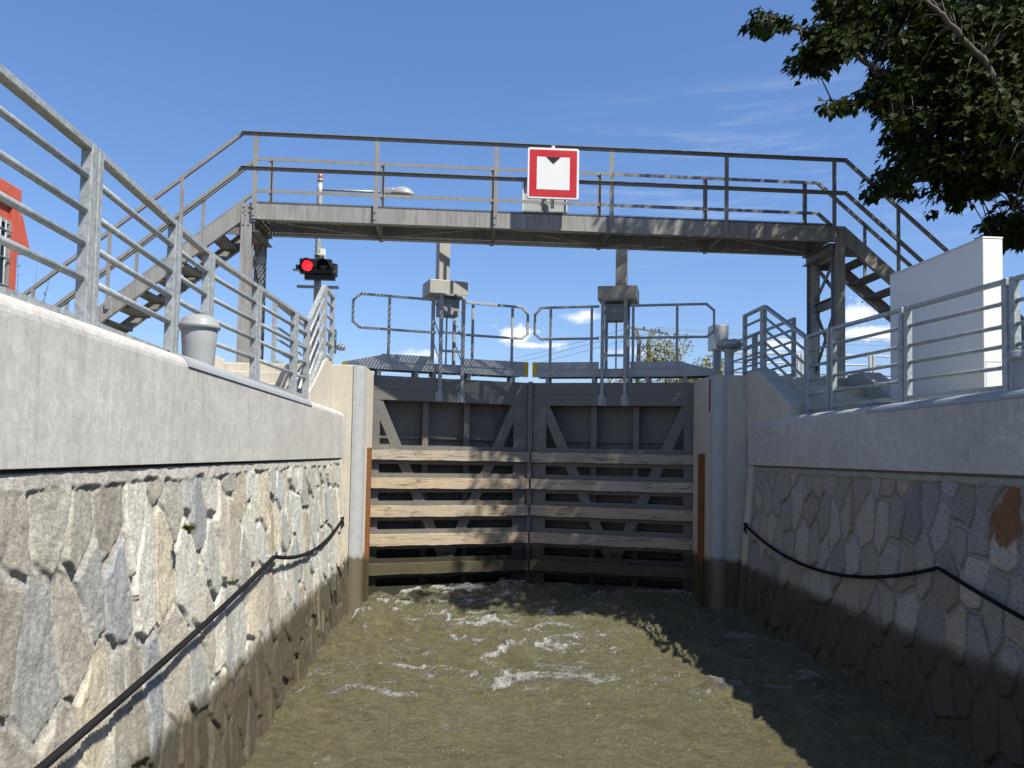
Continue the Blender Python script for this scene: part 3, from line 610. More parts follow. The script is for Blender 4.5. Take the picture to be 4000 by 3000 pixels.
# ------------------------------------------------------------------ footbridge
K = 1.05; BX, BY, BROT = -2.95*K, 11.55*K, math.atan2(.10, 8.3); BL, BW = 8.36, .96
def bridge():
    t = thing('footbridge', 'grey steel footbridge with stairs at both ends spanning above the lock gate', 'footbridge', (BX, BY, 0), BROT); t.scale = (K, K, K); PT, GT = PTOP/K, GTOP/K      # drawn at 1/1.05 of its size
    z0, z1 = 3.205, 3.425
    for d0, d1, nm in ((0, 1, 'girder'), (BW, -1, 'girder')):
        w = MB(); f = d1
        a, b = sorted((d0, d0+f*.012)); w.box(-.02, BL+.02, a, b, z0, z1)
        a, b = sorted((d0+f*.0125, d0+f*.08)); w.box(-.02, BL+.02, a, b, z0, z0+.012); w.box(-.02, BL+.02, a, b, z1-.012, z1)
        w.build(nm, 'girder', t)
    g = MB(); n = int(BL/.048)                       # slotted grating planks
    for i in range(n):
        s = i*.048; g.box(s, s+.031, .02, BW-.02, z1+.012, z1+.022)
        for y0, y1 in ((.0205, .06), (.235, .265), (.45, .49), (.66, .69), (.825, .85), (BW-.045, BW-.0205)): g.box(s+.0305, s+.0485, y0, y1, z1+.013, z1+.021)
        for q in (.004, .028): g.box(s+q, s+q+.011, -.004, .02, z1+.0005, z1+.034); g.box(s+q, s+q+.011, BW-.02, BW+.004, z1+.0005, z1+.034)
    g.build('deck_grating', 'grating', t)
    for s in (.0, 1.68, 3.36, 5.03, 6.70, BL-.05):
        MB().box(s, s+.05, .09, BW-.09, z0+.03, z1-.03).build('cross_beam', 'bridge_under', t)
    for i, (a, b) in enumerate(((.05, 1.68), (3.36, 1.68), (3.36, 5.03), (6.70, 5.03), (6.70, BL))):
        MB().bar((a, .1, z0+.022), (b, BW-.1, z0+.022), .05, .012).build('wind_brace', 'bridge_under', t)
    # posts and rails
    S = [.03, 1.70, 3.38, 5.04, 6.72, BL-.03]
    for d, sg in ((-.03, -1), (BW+.03, 1)):
        for s in S:
            p = MB(); p.box(s-.03, s+.03, min(d, d+sg*.008), max(d, d+sg*.008), z0-.01, 4.42); p.box(s+.022, s+.03, min(d, d-sg*.028), max(d, d-sg*.028), z0+.02, 4.40)
            for z in (z0+.05, z0+.15): p.bolt((s-.004, d+sg*.008, z), (0, sg, 0), .014, .012)
            p.build('railing_post', 'bridge_rail', t)
        for z, nm in ((4.42, 'top_rail'), (3.93, 'mid_rail')):
            r = MB(); y0, y1 = sorted((d-sg*.014, d+sg*.034)); r.box(-.17, BL+.17, y0, y1, z-.006, z); y0, y1 = sorted((d-sg*.014, d-sg*.006)) if sg < 0 else (d-.014, d-.006); r.box(-.17, BL+.17, y0, y1, z-.05, z-.0065)
            r.build(nm, 'bridge_rail', t)
    # stairs
    sl = .838
    for e, sg in ((0, -1), (BL, 1)):
        S_ = lambda q: e+sg*q
        q1 = 3.48                                     # foot of the flight
        zt = lambda q: 3.42-sl*(q-.15)
        for d, f in ((0, 1), (BW, -1)):
            w = MB(); y0, y1 = sorted((d, d+f*.012)); y2, y3 = sorted((d+f*.0125, d+f*.07))
            w.prism([(S_(.02), 3.425), (S_(.15), 3.425), (S_(q1+.15), zt(q1+.15)), (S_(q1+.15), GT), (S_(q1-.02), GT), (S_(.1), 3.2), (S_(.02), 3.2)], lambda p, q, y: (p, y, q), y0, y1)
            w.prism([(S_(.15), 3.425), (S_(q1+.15), zt(q1+.15)), (S_(q1+.15), zt(q1+.15)-.012), (S_(.15), 3.413)], lambda p, q, y: (p, y, q), y2, y3)
            w.prism([(S_(.1), 3.2), (S_(q1-.02), GT+.0), (S_(q1-.02), GT+.012), (S_(.1), 3.212)], lambda p, q, y: (p, y, q), y2, y3)
            for z in (3.33, 3.26): w.bolt((S_(.08), d-f*.001, z), (0, -f, 0), .014, .012); w.bolt((S_(.9), d-f*.001, z-.75), (0, -f, 0), .014, .012)
            w.build('stringer', 'girder', t)
        nt = 13
        for i in range(nt):
            q = .27+i*.2475; z = zt(q)-.115
            tr = MB()
            for k_ in range(6): yy = -.12+.042*k_; a, b = sorted((S_(q+yy), S_(q+yy+.03))); tr.box(a, b, .08, BW-.08, z-.028, z)
            a, b = sorted((S_(q-.13), S_(q+.14))); tr.box(a, b, .07, .0795, z-.05, z); tr.box(a, b, BW-.0795, BW-.07, z-.05, z); tr.box(a, b, .0805, BW-.0805, z-.034, z-.0285) if i % 3 == 0 else None
            tr.build('tread', 'bridge_under', t)
        for d, f in ((-.03, -1), (BW+.03, 1)):
            for z, nm in ((4.416, 'stair_rail'), (3.926, 'stair_rail')):
                a = Vector((S_(.17), d-f*.025, z-.02)); b = Vector((S_(3.35), d-f*.025, z-.02-sl*3.18))
                MB().bar(a, b, .046, .045).build(nm, 'bridge_rail', t)
            for q in (.95, 1.89, 2.86):
                z = 4.40-sl*(q-.17); MB().box(S_(q)-.022, S_(q)+.022, *sorted((d, d-f*.03)), z-1.08, z).build('railing_post', 'bridge_rail', t)
    # legs: H columns, head frame, cross braces
    for e, sg in ((-.07, -1), (BL+.07, 1)):
        for d in (.0, BW):
            c = MB(); f = 1 if d == 0 else -1
            ya = d-.006*f; h = .13
            c.box(e-.075, e+.075, *sorted((ya, ya+.012*f)), PT-.02, z1); c.box(e-.075, e+.075, *sorted((ya+h*f, ya+(h+.012)*f)), PT-.02, z0-.0); c.box(e-.006, e+.006, *sorted((ya+.0125*f, ya+(h-.0005)*f)), PT-.02, z0)
            c.box(e-.14, e+.14, *sorted((ya-.06*f, ya+.2*f)), PT, PT+.016)
            for z in (z1-.05, z1-.12, z1-.3):
                for x in (-.035, .035): c.bolt((e+x, ya, z), (0, -f, 0), .014, .012)
            c.build('leg', 'girder', t)
        for zb in (3.02, 2.28):
            hb = MB(); hb.box(e-.05, e+.05, .15, BW-.15, zb, zb+.012); hb.box(e-.05, e+.05, .15, BW-.15, zb+.12, zb+.132); hb.box(e-.004, e+.004, .15, BW-.15, zb+.0125, zb+.1195); hb.build('cross_beam', 'bridge_under', t)
        hb = MB()
        s_in = e-sg*.09
        hb.box(min(e, e-sg*.16), max(e, e-sg*.16), .02, BW-.02, 3.165, 3.178); hb.box(min(e, e-sg*.16), max(e, e-sg*.16), .02, BW-.02, 3.035, 3.047); hb.box(min(s_in, s_in-sg*.01), max(s_in, s_in-sg*.01), .02, BW-.02, 3.048, 3.164)
        hb.build('head_frame', 'bridge_under', t)
        for ya_, yb_ in ((.016, .028), (BW-.028, BW-.016)): MB().box(*sorted((e+sg*.08, e+sg*.5)), ya_, yb_, 2.98, 3.08).build('stair_bracket', 'bridge_under', t)
        for a, b, o_ in (((.14, 3.0), (BW-.14, 2.45), 0), ((BW-.14, 3.0), (.14, 2.45), .02), ((.14, 2.27), (BW-.14, 1.35), 0), ((BW-.14, 2.27), (.14, 1.35), .02)):
            MB().bar((e+o_, a[0], a[1]), (e+o_, b[0], b[1]), .012, .07).build('leg_brace', 'bridge_under', t)
        # perforated cable tray fixed to the rear leg
        ct = MB(); x = e-sg*.02-.05; y = BW-.165
        for i in range(62):
            z = PT+.05+i*.03; ct.box(x, x+.1, y-.003, y, z, z+.013)
        for q in (0, .022, .044, .066, .088): ct.box(x+q, x+q+.012, y-.0045, y-.0032, PT+.03, PT+1.9)
        ct.build('cable_tray', 'white_galv', t)
    return t
bridge()

# ------------------------------------------------------------------ signs on the bridge
def sign_front():
    t = thing('navigation_sign', 'square white sign with red border and black triangle on the bridge railing', 'sign', (1.285, BY-.15, 4.15), 0)
    w = .365*K
    def rr(r, half, n=5):
        out = []
        for cx, cz, a0 in ((1, 1, 0), (-1, 1, 90), (-1, -1, 180), (1, -1, 270)):
            for i in range(n+1): a = R(a0+90*i/n); out.append((cx*(half-r)+r*math.cos(a), cz*(half-r)+r*math.sin(a)))
        return out
    X = lambda p, q, y: (p, y, q)
    MB().prism(rr(.035, w), X, -.012, .012).build('plate', 'sign_white', t, .003)
    MB().prism(rr(.036, w-.006), X, -.0155, -.0125).build('rim', 'sign_white', t, .001)
    rb_ = MB().prism(rr(.01, w-.033), X, -.0185, -.016).build('red_border', 'sign_red', t)
    i = .232*K
    wf = MB().prism([(-i, -i), (i, -i), (i, i), (-i, i)], X, -.0215, -.019).build('white_field', 'sign_white', rb_)
    MB().prism([(-.108, i), (.108, i), (0, i-.105)], X, -.0245, -.022).build('black_triangle', 'black', rb_)
    b = MB().tube([(.0, .045, .43), (.0, .045, -.50)], .027, 16); b.tube([(-.14, .075, -.30), (-.14, .075, -.43)], .02, 14); b.lathe((-.14, .075, -.445), [(.045, 0), (.045, .012)], 16)
    b.build('pole', 'white_galv', t)
    br = MB()
    for z in (.2, -.2): br.box(-.3, .3, .0125, .022, z-.02, z+.02); br.box(-.05, .05, .0225, .08, z-.012, z+.012)
    br.box(-.16, .02, .05, .07, -.36, -.32); br.build('bracket', 'galv', t)
sign_front()
def sign_back():
    t = thing('navigation_sign', 'grey back of a sign hung on the far railing of the footbridge', 'sign', (1.30, BY+BW*K+.22, 4.2), 0)
    MB().box(-.37, .37, 0, .012, -.36, .34).build('plate', 'signback', t, .006)
    fr = MB(); 
    for x in (-.37, .35): fr.box(x, x+.02, -.03, -.001, -.36, .34)
    fr.box(-.349, .349, -.03, -.001, .32, .34); fr.build('rim', 'sign_white', t, .004)
    rl = MB(); rl.box(-.345, .345, -.025, -.002, .22, .29); rl.box(-.345, .345, -.025, -.002, -.34, -.2); rl.build('stiffening_rail', 'plate', t)
    pn = MB(); pn.tube([(.04, -.05, .36), (.04, -.05, -.62)], .025, 14); pn.build('pole', 'galv', t)
    cl = MB(); cl.box(-.02, .1, -.08, -.031, -.28, -.25); cl.box(-.02, .1, -.08, -.031, .24, .27); cl.build('clamp', 'galv', t)
sign_back()

# ------------------------------------------------------------------ signal mast and lamp
def mast():
    bx, by = -2.41, 13.72
    t = thing('lamp_mast', 'slim galvanised mast with orange beacon and arm lamp behind the footbridge', 'lamp post', (bx, by, PTOP)); t.scale = (1.058,)*3
    top = 4.33-PTOP
    MB().tube([(0, 0, 0), (0, 0, 1.6), (0, 0, 2.9), (0, 0, top-.05)], [.055, .05, .044, .042], 16).build('mast', 'galv', t)
    cl = MB()
    for z in (2.6, 1.88, 1.76): cl.lathe((0, 0, z), [(.048, -.02), (.058, -.02), (.058, .02), (.048, .02)], 16)
    cl.build('clamp_ring', 'galv', t)
    MB().lathe((0, 0, top-.05), [(.045, 0), (.045, .05), (.042, .055)], 16).build('collar', 'galv', t); MB().lathe((0, 0, top+.004), [(.036, 0), (.037, .03), (.034, .07), (.02, .085), (.004, .088)], 16).build('beacon', 'orange', t)
    az = 4.165-PTOP
    MB().tube([(.04, -.0, az), (.97, -.02, az-.01)], .02, 12).build('lamp_arm', 'galv', t)
    h = MB(); h.box(.95, 1.16, -.09, .05, az-.055, az+.05); lb_ = h.build('lamp_body', 'bollard', t, .02)
    b = MB(); n = 18
    prof = [(math.cos(a), math.sin(a)) for a in [R(q) for q in (0, 15, 30, 45, 60, 75, 88)]]
    o = len(b.v)
    for c_, s_ in prof:
        for q in range(n): a = 2*math.pi*q/n; b.v.append((1.28+.20*c_*math.cos(a), -.02+.13*c_*math.sin(a), az-.06+.15*s_))
    for i in range(len(prof)-1):
        for q in range(n): w = (q+1) % n; b.quad(i*n+q, i*n+w, (i+1)*n+w, (i+1)*n+q, sm=True)
    b.quad(*range(n-1, -1, -1)); b.quad(*[(len(prof)-1)*n+q for q in range(n)]); b.build('lamp_hood', 'bollard', lb_)
    MB().box(.035, .11, -.05, .04, 1.70, 1.98).build('junction_box', 'white', t, .006)
    MB().tube([(.045, .03, 1.7), (.05, .035, 1.3)], .006, 8).build('cable', 'black', t)
    # loud-hailer / camera dome lower down, on a short bracket
    s = MB(); s.box(.2, .32, -.06, .04, .35, .72); s.build('intercom_box', 'galv', t, .01)
    MB().lathe((.40, -.03, .40), [(.06, 0), (.075, .01), (.07, .05), (.045, .09), (.01, .105)], 18).build('camera_dome', 'greybox', t); MB().bar((0, 0, .5), (.36, -.02, .46), .03, .03).build('bracket', 'galv', t)
mast()
def signal():
    t = thing('signal_light', 'black two-lamp signal with its left lamp lit red', 'traffic light', (-2.41, 13.53, 3.0)); t.scale = (1.042,)*3
    hs = MB().box(-.24, .255, -.06, .08, -.115, .115).build('housing', 'black', t, .012)
    MB().box(-.17, .30, .0, .1, -.20, -.12).build('lower_housing', 'black', t, .008)
    def disc(x): return MB().lathe((x, -.061, 0), [(.085, -.001), (.082, -.008), (.05, -.016), (.002, -.019)], 24, 'y')
    disc(-.115).build('red_lamp', 'red_lit', hs); disc(.13).build('dark_lamp', 'glass_dark', hs)
    for x in (-.115, .13):
        v = MB(); n = 22; o = 0
        for r in (.098, .092):
            for yy in (0, 1):
                for q in range(n+1):
                    a = R(-35+250*q/n); ln = .12*(.35+.65*max(0, math.sin(a)))*yy
                    v.v.append((x+r*math.cos(a), -.0605-ln, r*math.sin(a)))
        st = n+1
        for q in range(n):
            v.quad(q, q+1, st+q+1, st+q, sm=True); v.quad(2*st+q, 2*st+q+1, 3*st+q+1, 3*st+q, sm=True); v.quad(st+q, st+q+1, 3*st+q+1, 3*st+q, sm=True)
        v.build('visor', 'black', hs)
    for x, s in ((-.24, -1), (.255, 1)):
        MB().box(*sorted((x+s*.001, x+s*.06)), -.04, .03, -.05, .02).build('side_hinge', 'black', hs, .008); MB().box(*sorted((x+s*.02, x+s*.1)), -.05, .03, -.075, -.055).build('side_bracket', 'galv', t)
    ar = MB(); ar.box(-.28, .10, .0, .05, -.335, -.295); ar.box(.12, .36, -.01, .06, -.335, -.295); ar.build('mounting_arm', 'galv_dull', t)
    MB().box(.14, .31, .12, .24, -.11, .09).build('rear_housing', 'black', t, .01)
signal()

# ------------------------------------------------------------------ furniture on the right bank
def panel():
    t = thing('white_panel', 'tall white sheet-metal panel box behind the right railing', 'panel', (5.25, 8.0, GTOP))
    cs = MB().box(0, .21, .0, 1.82, -.05, 1.76).build('casing', 'white', t, .006)
    MB().box(-.004, .214, -.004, 1.824, 1.762, 1.78).build('top_edge', 'white', cs, .003)
    s = MB()
    for z in (.42, .2, .1): s.box(-.002, -.0001, .02, 1.74, z, z+.004)
    s.box(.01, .185, -.0015, -.0001, .5, .504); s.box(.02, .17, -.0015, -.0001, 1.06, 1.064); s.box(.02, .024, -.0015, -.0001, .05, .5); s.build('panel_seam', 'plate', cs)
panel()
def pedestal():
    p = at(2848, 1440, 12.55)
    t = thing('mushroom_pedestal', 'grey steel pedestal with wide mushroom head on the right pier', 'pedestal', (p.x, p.y, PTOP))
    MB().lathe((0, 0, 0), [(.11, 0), (.11, .02), (.075, .05), (.07, .3), (.072, .40), (.095, .42), (.1, .45)], 24).build('column', 'galv', t)
    h = MB().lathe((0, 0, .45), [(.10, 0), (.17, .03), (.205, .07), (.205, .095), (.18, .125), (.12, .145), (.03, .15), (.002, .15)], 26)
    h.v = [(x+.012*math.sin(3*math.atan2(y, x)+z*20), y, z+.01*math.sin(4*math.atan2(y, x))) for x, y, z in h.v]
    hd_ = h.build('mushroom_head', 'galv', t)
    kn = MB(); kn.lathe((.07, -.16, .55), [(.035, 0), (.035, -.045), (.028, -.05)], 16, 'y'); kn.build('front_knob', 'bollard', hd_)
pedestal()
def cabinet():
    t = thing('switch_cabinet', 'pale cabinet on a post behind the mushroom pedestal', 'cabinet', (4.64, 15.0, PTOP))
    MB().box(0, .29, 0, .35, .78, 1.24).build('box', 'greybox', t, .008); MB().box(.05, .15, .1, .2, 0, .778).build('post', 'galv', t)
    MB().box(.17, .23, .25, .33, 0, .778).build('post', 'white_galv', t)
cabinet()
# ------------------------------------------------------------------ red cabin on the left bank
def cabin():
    t = thing('red_cabin', 'faded red metal cabin with barred window and hood, cut off at left edge', 'cabin', (-4.52, 8.52, GTOP))
    MB().box(-1.6, .0, -3.2, .0, -.05, 1.86).build('body', 'redcab', t, .01)
    MB().box(-1.64, .05, -3.24, .03, 1.863, 2.06).build('roof_band', 'redcab', t, .012)
    MB().box(.001, .045, -.10, -.0, -.05, 1.862).build('corner_post', 'redcab', t, .005)
    hd = MB(); hd.prism([(.031, 1.84), (.10, 1.82), (.30, 1.46), (.031, 1.40)], lambda p, q, x: (x, p, q), -.22, .03); hd.build('side_hood', 'redcab', t, .006)
    wn = MB().box(.001, .012, -1.6, -.13, .35, 1.66).build('window', 'glass_dark', t)
    fr = MB()
    for z in (.31, 1.66): fr.box(.013, .035, -1.64, -.11, z, z+.04)
    for y in (-1.64, -.15): fr.box(.013, .035, y, y+.04, .351, 1.659)
    fr.build('window_frame', 'bridge_rail', wn)
    br = MB()
    for i in range(15): br.tube([(.045, -1.56+i*.095, .33), (.045, -1.56+i*.095, 1.68)], .009, 8)
    for i in range(5): br.tube([(.052, -1.62, .5+i*.27), (.052, -.13, .5+i*.27)], .008, 8)
    br.build('window_bars', 'galv_dull', wn)
cabin()

# ------------------------------------------------------------------ vegetation
MAPLE = [(0, 0), (.16, -.07), (.40, .0), (.33, .14), (.55, .40), (.50, .44), (.36, .43), (.27, .50), (.22, .72), (.12, .74), (0, 1.0)]
MAPLE = MAPLE+[(-x, y) for x, y in MAPLE[1:-1][::-1]]
OVAL = [(0, 0), (.16, .2), (.2, .45), (.13, .75), (0, 1), (-.13, .75), (-.2, .45), (-.16, .2)]
def leaves_mesh(name, items, shape, mat, parent, fold=.25):
    """items: (pos, tip direction, normal, size, tint)"""
    nv = len(shape); n = len(items)
    pos = np.array([i[0] for i in items], float); d = np.array([i[1] for i in items], float); nn = np.array([i[2] for i in items], float)
    sz = np.array([i[3] for i in items], float); ti = np.array([i[4] for i in items], np.float32)
    d /= np.linalg.norm(d, axis=1)[:, None]; s = np.cross(d, nn); s /= np.linalg.norm(s, axis=1)[:, None]+1e-9; nn = np.cross(s, d)
    sh = np.array(shape, float); c = np.array([[0, .3]])
    V = pos[:, None]+sz[:, None, None]*(sh[None, :, 0:1]*s[:, None]+sh[None, :, 1:2]*d[:, None]+(fold*np.abs(sh[None, :, 0:1])-.18*sh[None, :, 1:2]**2)*nn[:, None])
    C = pos+sz[:, None]*.3*d
    V = np.concatenate([V, C[:, None]], 1); tot = nv+1
    i = np.arange(nv); tri = np.stack([np.full(nv, nv), i, (i+1) % nv], 1)
    T = (np.arange(n)[:, None, None]*tot+tri[None]).reshape(-1, 3)
    me = bpy.data.meshes.new(name); me.vertices.add(n*tot); me.vertices.foreach_set('co', V.reshape(-1)); me.loops.add(T.size); me.loops.foreach_set('vertex_index', T.reshape(-1).astype(np.int32))
    me.polygons.add(len(T)); me.polygons.foreach_set('loop_start', np.arange(0, T.size, 3, dtype=np.int32)); me.update(calc_edges=True)
    a = me.attributes.new('tint', 'FLOAT', 'POINT'); a.data.foreach_set('value', np.repeat(ti, tot))
    me.materials.append(M[mat]); o = bpy.data.objects.new(name, me); COL.objects.link(o); o.parent = parent; return o
def inpoly(x, y, poly):
    c = False
    for (x0, y0), (x1, y1) in zip(poly, poly[1:]+poly[:1]):
        if (y0 > y) != (y1 > y) and x < (x1-x0)*(y-y0)/(y1-y0)+x0: c = not c
    return c
OUT = [(3160, -60), (3200, 40), (3250, 80), (3130, 95), (3060, 50), (2960, 15), (2890, 80), (2900, 150), (3000, 150), (3050, 140), (3150, 140), (3130, 200), (3050, 215), (3060, 255), (3130, 260), (3150, 310), (3200, 300), (3260, 250), (3350, 215), (3370, 300), (3340, 360), (3260, 365), (3165, 410), (3180, 460), (3240, 450), (3310, 470), (3380, 430), (3440, 440), (3490, 500), (3430, 530), (3440, 570), (3510, 590), (3420, 640), (3430, 670), (3340, 690), (3400, 730), (3340, 790), (3380, 820), (3430, 790), (3480, 770), (3560, 800), (3600, 750), (3700, 730), (3720, 760), (3620, 800), (3610, 860), (3680, 840), (3730, 850), (3790, 790), (3880, 780), (3960, 720), (3960, 790), (3800, 840), (3790, 880), (3740, 910), (3740, 960), (3860, 950), (3960, 985), (4100, 980), (4100, -60)]
def maple():
    base = Vector((9.6, 10.2, GTOP-.05))
    t = thing('maple_tree', 'large dark green maple overhanging the right end of the footbridge', 'tree', base)
    rd = random.Random(11)
    tr = MB(); tr.tube([base-base, (-.05, .05, 1.2), (.02, -.05, 2.6), (-.1, -.1, 4.2), (-.2, -.3, 6.2), (-.1, -.3, 8.6), (.1, -.2, 10.8)], [.34, .26, .235, .2, .15, .09, .03], 14); tr.build('trunk', 'bark', t)
    limbs = [((9.55, 10.1, 2.9), at(4050, 560, 8.9), at(3830, 230, 8.5), at(3680, 60, 8.2), at(3590, -20, 8.0)), ((9.5, 10.1, 3.4), at(4080, 480, 9.4), at(3900, 400, 9.1), at(3780, 300, 8.8)),
             ((9.5, 10.1, 3.2), at(4020, 300, 9.6), at(3870, 60, 9.4), at(3840, -60, 9.3)), ((9.5, 10.1, 2.6), at(4050, 760, 9.9), at(3850, 720, 9.7), at(3600, 700, 9.5), at(3420, 780, 9.4)),
             ((9.5, 10.1, 3.6), at(3800, 440, 9.2), at(3500, 320, 9.0), at(3250, 150, 8.9), at(3000, 80, 8.8)), ((9.5, 10.1, 3.3), at(3750, 520, 9.5), at(3480, 400, 9.4), at(3250, 395, 9.3)),
             ((9.5, 10.1, 5), (8.6, 8.6, 7), (7.6, 7.5, 8.6)), ((9.5, 10.1, 5.6), (10.6, 8.6, 8), (11, 7.6, 9.5)), ((9.5, 10.1, 5), (8.2, 10.9, 7.2), (7, 11.2, 8.8)), ((9.5, 10.1, 4.6), (11, 11.4, 6.6), (12, 12, 8)), ((9.5, 10.1, 6.5), (8.9, 9.3, 9), (8.4, 8.8, 11))]
    lb = MB(); tw = []
    for L in limbs:
        pts = [Vector(p)-base for p in L]; sm = []
        for i in range(len(pts)-1):
            for q in range(6): sm.append(pts[i].lerp(pts[i+1], q/6)+Vector([rd.gauss(0, .007) for _ in range(3)]))
        sm.append(pts[-1]); n = len(sm); lb.tube(sm, [.058*(1-i/n)+.010 for i in range(n)], 9); tw += [p+base for p in sm[4:]]
    items = []; nsp = 0
    def spray(c, n, rad, small=1.):
        nonlocal nsp
        nsp += 1; out = (c-Vector((9.3, 9.8, c.z-1))); out.z = 0
        out = (out.normalized() if out.length > .1 else Vector((-1, 0, 0))); tint = rd.random()
        for _ in range(n):
            a = rd.uniform(0, 6.283); r = rad*math.sqrt(rd.random()); p = c+Vector((r*math.cos(a), r*math.sin(a), rd.gauss(0, rad*.28)-.25*r))
            d = Vector((math.cos(a), math.sin(a), 0))*.55+out*.5+Vector((rd.gauss(0, .3), rd.gauss(0, .3), -.65+rd.gauss(0, .25)))
            nr = Vector((rd.gauss(0, .35), rd.gauss(0, .35), 1))+out*.45
            items.append((p, d, nr, rd.uniform(.072, .126)*small, min(1, max(0, .55*tint+.45*rd.random()))))
    def landing(p): k_ = (p.z-WZ); return p.x-.556*k_, p.y+.5*k_
    def shade_ok(p):
        x, y = landing(p)
        if 2.75 < x < 3.6 and 9.2 < y < 10.4: return rd.random() < .22
        if y > 12.6: return x > 1.2-.93*(y-12.6)
        return x > 2.85
    # foliage the picture shows: sprays inside the crown, finer ones along its ragged edge
    n = 0; tries = 0
    while n < 820 and tries < 16000:
        tries += 1; x, y = rd.uniform(2880, 4090), rd.uniform(-60, 990)
        if not inpoly(x, y, OUT): continue
        if x > 3330 and vn(np.array([x/75.]), np.array([y/55.]), 3)[0] > .60: continue
        Y = rd.uniform(8.5, 11.0) if x > 3350 else rd.uniform(8.5, 9.6)
        if y > 640: Y = rd.uniform(9.0, 10.7)
        p = at(x, y, Y)
        far_in = lambda q: all(inpoly(x+a, min(y+b, 2000), OUT) or y+b < -50 for a, b in ((q, 0), (-q, 0), (0, q*.9), (0, -q*.9)))
        if not far_in(72):
            if far_in(22): spray(p, 9, .075, .92); n += .3
        else: spray(p, 22, .23); n += 1
    # unseen crown above and beside the frame, added and shaped to cast shade
    n = 0; tries = 0
    while n < 800 and tries < 20000:
        tries += 1; q = Vector([rd.gauss(0, 1) for _ in range(3)]).normalized()*rd.uniform(.35, 1)**.6
        p = Vector((8.9+q.x*4.0, 9.2+q.y*3.8, 7.6+q.z*4.6))
        x, y = proj(p)
        if -150 < y < 3000 and x < 4150 and not inpoly(x, y, OUT): continue
        if y < -60 and x < 3050: continue
        if -60 < y < 1000 and x < 4050 and rd.random() < .45: continue
        if not shade_ok(p): continue
        spray(p, 22, .36, 1.3); n += 1
    # twigs run from the limbs to the sprays
    for i in range(0, len(items), 24):
        p = items[i][0]; b = min(tw, key=lambda q: (q-p).length)
        if (b-p).length < 1.6: mid = b.lerp(p, .5)+Vector((0, 0, .06)); lb.tube([b-base, mid-base, p-base], [.010, .007, .004], 5)
    lb.build('branches', 'bark', t)
    items = [(i[0]-base,)+i[1:] for i in items]
    leaves_mesh('crown', items, MAPLE, 'leaf', t)
maple()
def bush(label, c, rad, n, seed, size=.11, mat='leaf_far'):
    rd = random.Random(seed); base = Vector((c[0], c[1], .3)); t = thing('tree', label, 'tree', base)
    MB().tube([(0, 0, 0), (.05, 0, (c[2]-.3)*.5), (0, .05, c[2]-.3)], [.14, .1, .05], 9).build('trunk', 'bark', t)
    it = []
    lobes = [(Vector([rd.gauss(0, .45) for _ in range(3)]), rd.uniform(.35, .6)) for _ in range(14)]
    for _ in range(n):
        l, r = rd.choice(lobes); q = Vector([rd.gauss(0, 1) for _ in range(3)]).normalized()*r*rd.random()**.35+l
        p = Vector((q.x*rad[0], q.y*rad[1], q.z*rad[2]+c[2]-.3))
        it.append((p, Vector((rd.gauss(0, 1), rd.gauss(0, 1), -.4)), Vector((rd.gauss(0, .5), rd.gauss(0, .5)-.3, 1)), rd.uniform(.7, 1.3)*size, rd.random()))
    leaves_mesh('crown', it, OVAL, mat, t)
bush('olive green bushy tree seen above the right gate walkway', (7.7, 30, 2.75), (1.75, 1.5, 1.15), 5200, 5, .13)
bush('low leafy shrub glimpsed behind the platform railing posts', (6.3, 20, 1.5), (.3, .3, .5), 500, 9, .08)
def weed(label, p, h, n, seed):
    rd = random.Random(seed); t = thing('weed', label, 'plant', p); st = MB(); it = []
    for k_ in range(n):
        a = rd.uniform(0, 6.28); tip = Vector((.18*h*math.cos(a), .18*h*math.sin(a), h*rd.uniform(.6, 1))); st.tube([(rd.gauss(0, .01), rd.gauss(0, .01), 0), tip*.5+Vector((0, 0, .02)), tip], [.004, .003, .0015], 5)
        for i in range(14):
            f = rd.uniform(.25, 1); b = rd.uniform(0, 6.28); it.append((tip*f, Vector((math.cos(b), math.sin(b), .7)), Vector((0, 0, 1)), rd.uniform(.03, .06)*(1.2-f*.5), rd.random()))
    st.build('stalks', 'weed', t); leaves_mesh('leaves', it, OVAL, 'weed', t)
weed('tall thin weed beside the red cabin', (-4.62, 8.95, GTOP-.04), 1.55, 7, 1)
weed('small weed by the foot of the left stairs', (-5.6, 11.0, GTOP-.04), 1.0, 4, 2)
weed('grass tuft beside the bollard and left steps', (-3.05, 10.35, GTOP-.04), .36, 26, 3)
pw = at(722, 2085, 4.82); weed('tiny green plant rooted in the left stone wall', (pw.x+.02, pw.y, pw.z), .05, 4, 4)
# dark soil bank beside the right steps
b = MB(); b.prism([(6.08, GTOP-.2), (12, GTOP-.2), (12, 1.3), (8.6, 1.24), (6.5, 1.1), (6.08, .95)], lambda p, q, y: (p, y, q), 10.9, 17.5); tag(b.build('bank', 'soil'), kind='structure')

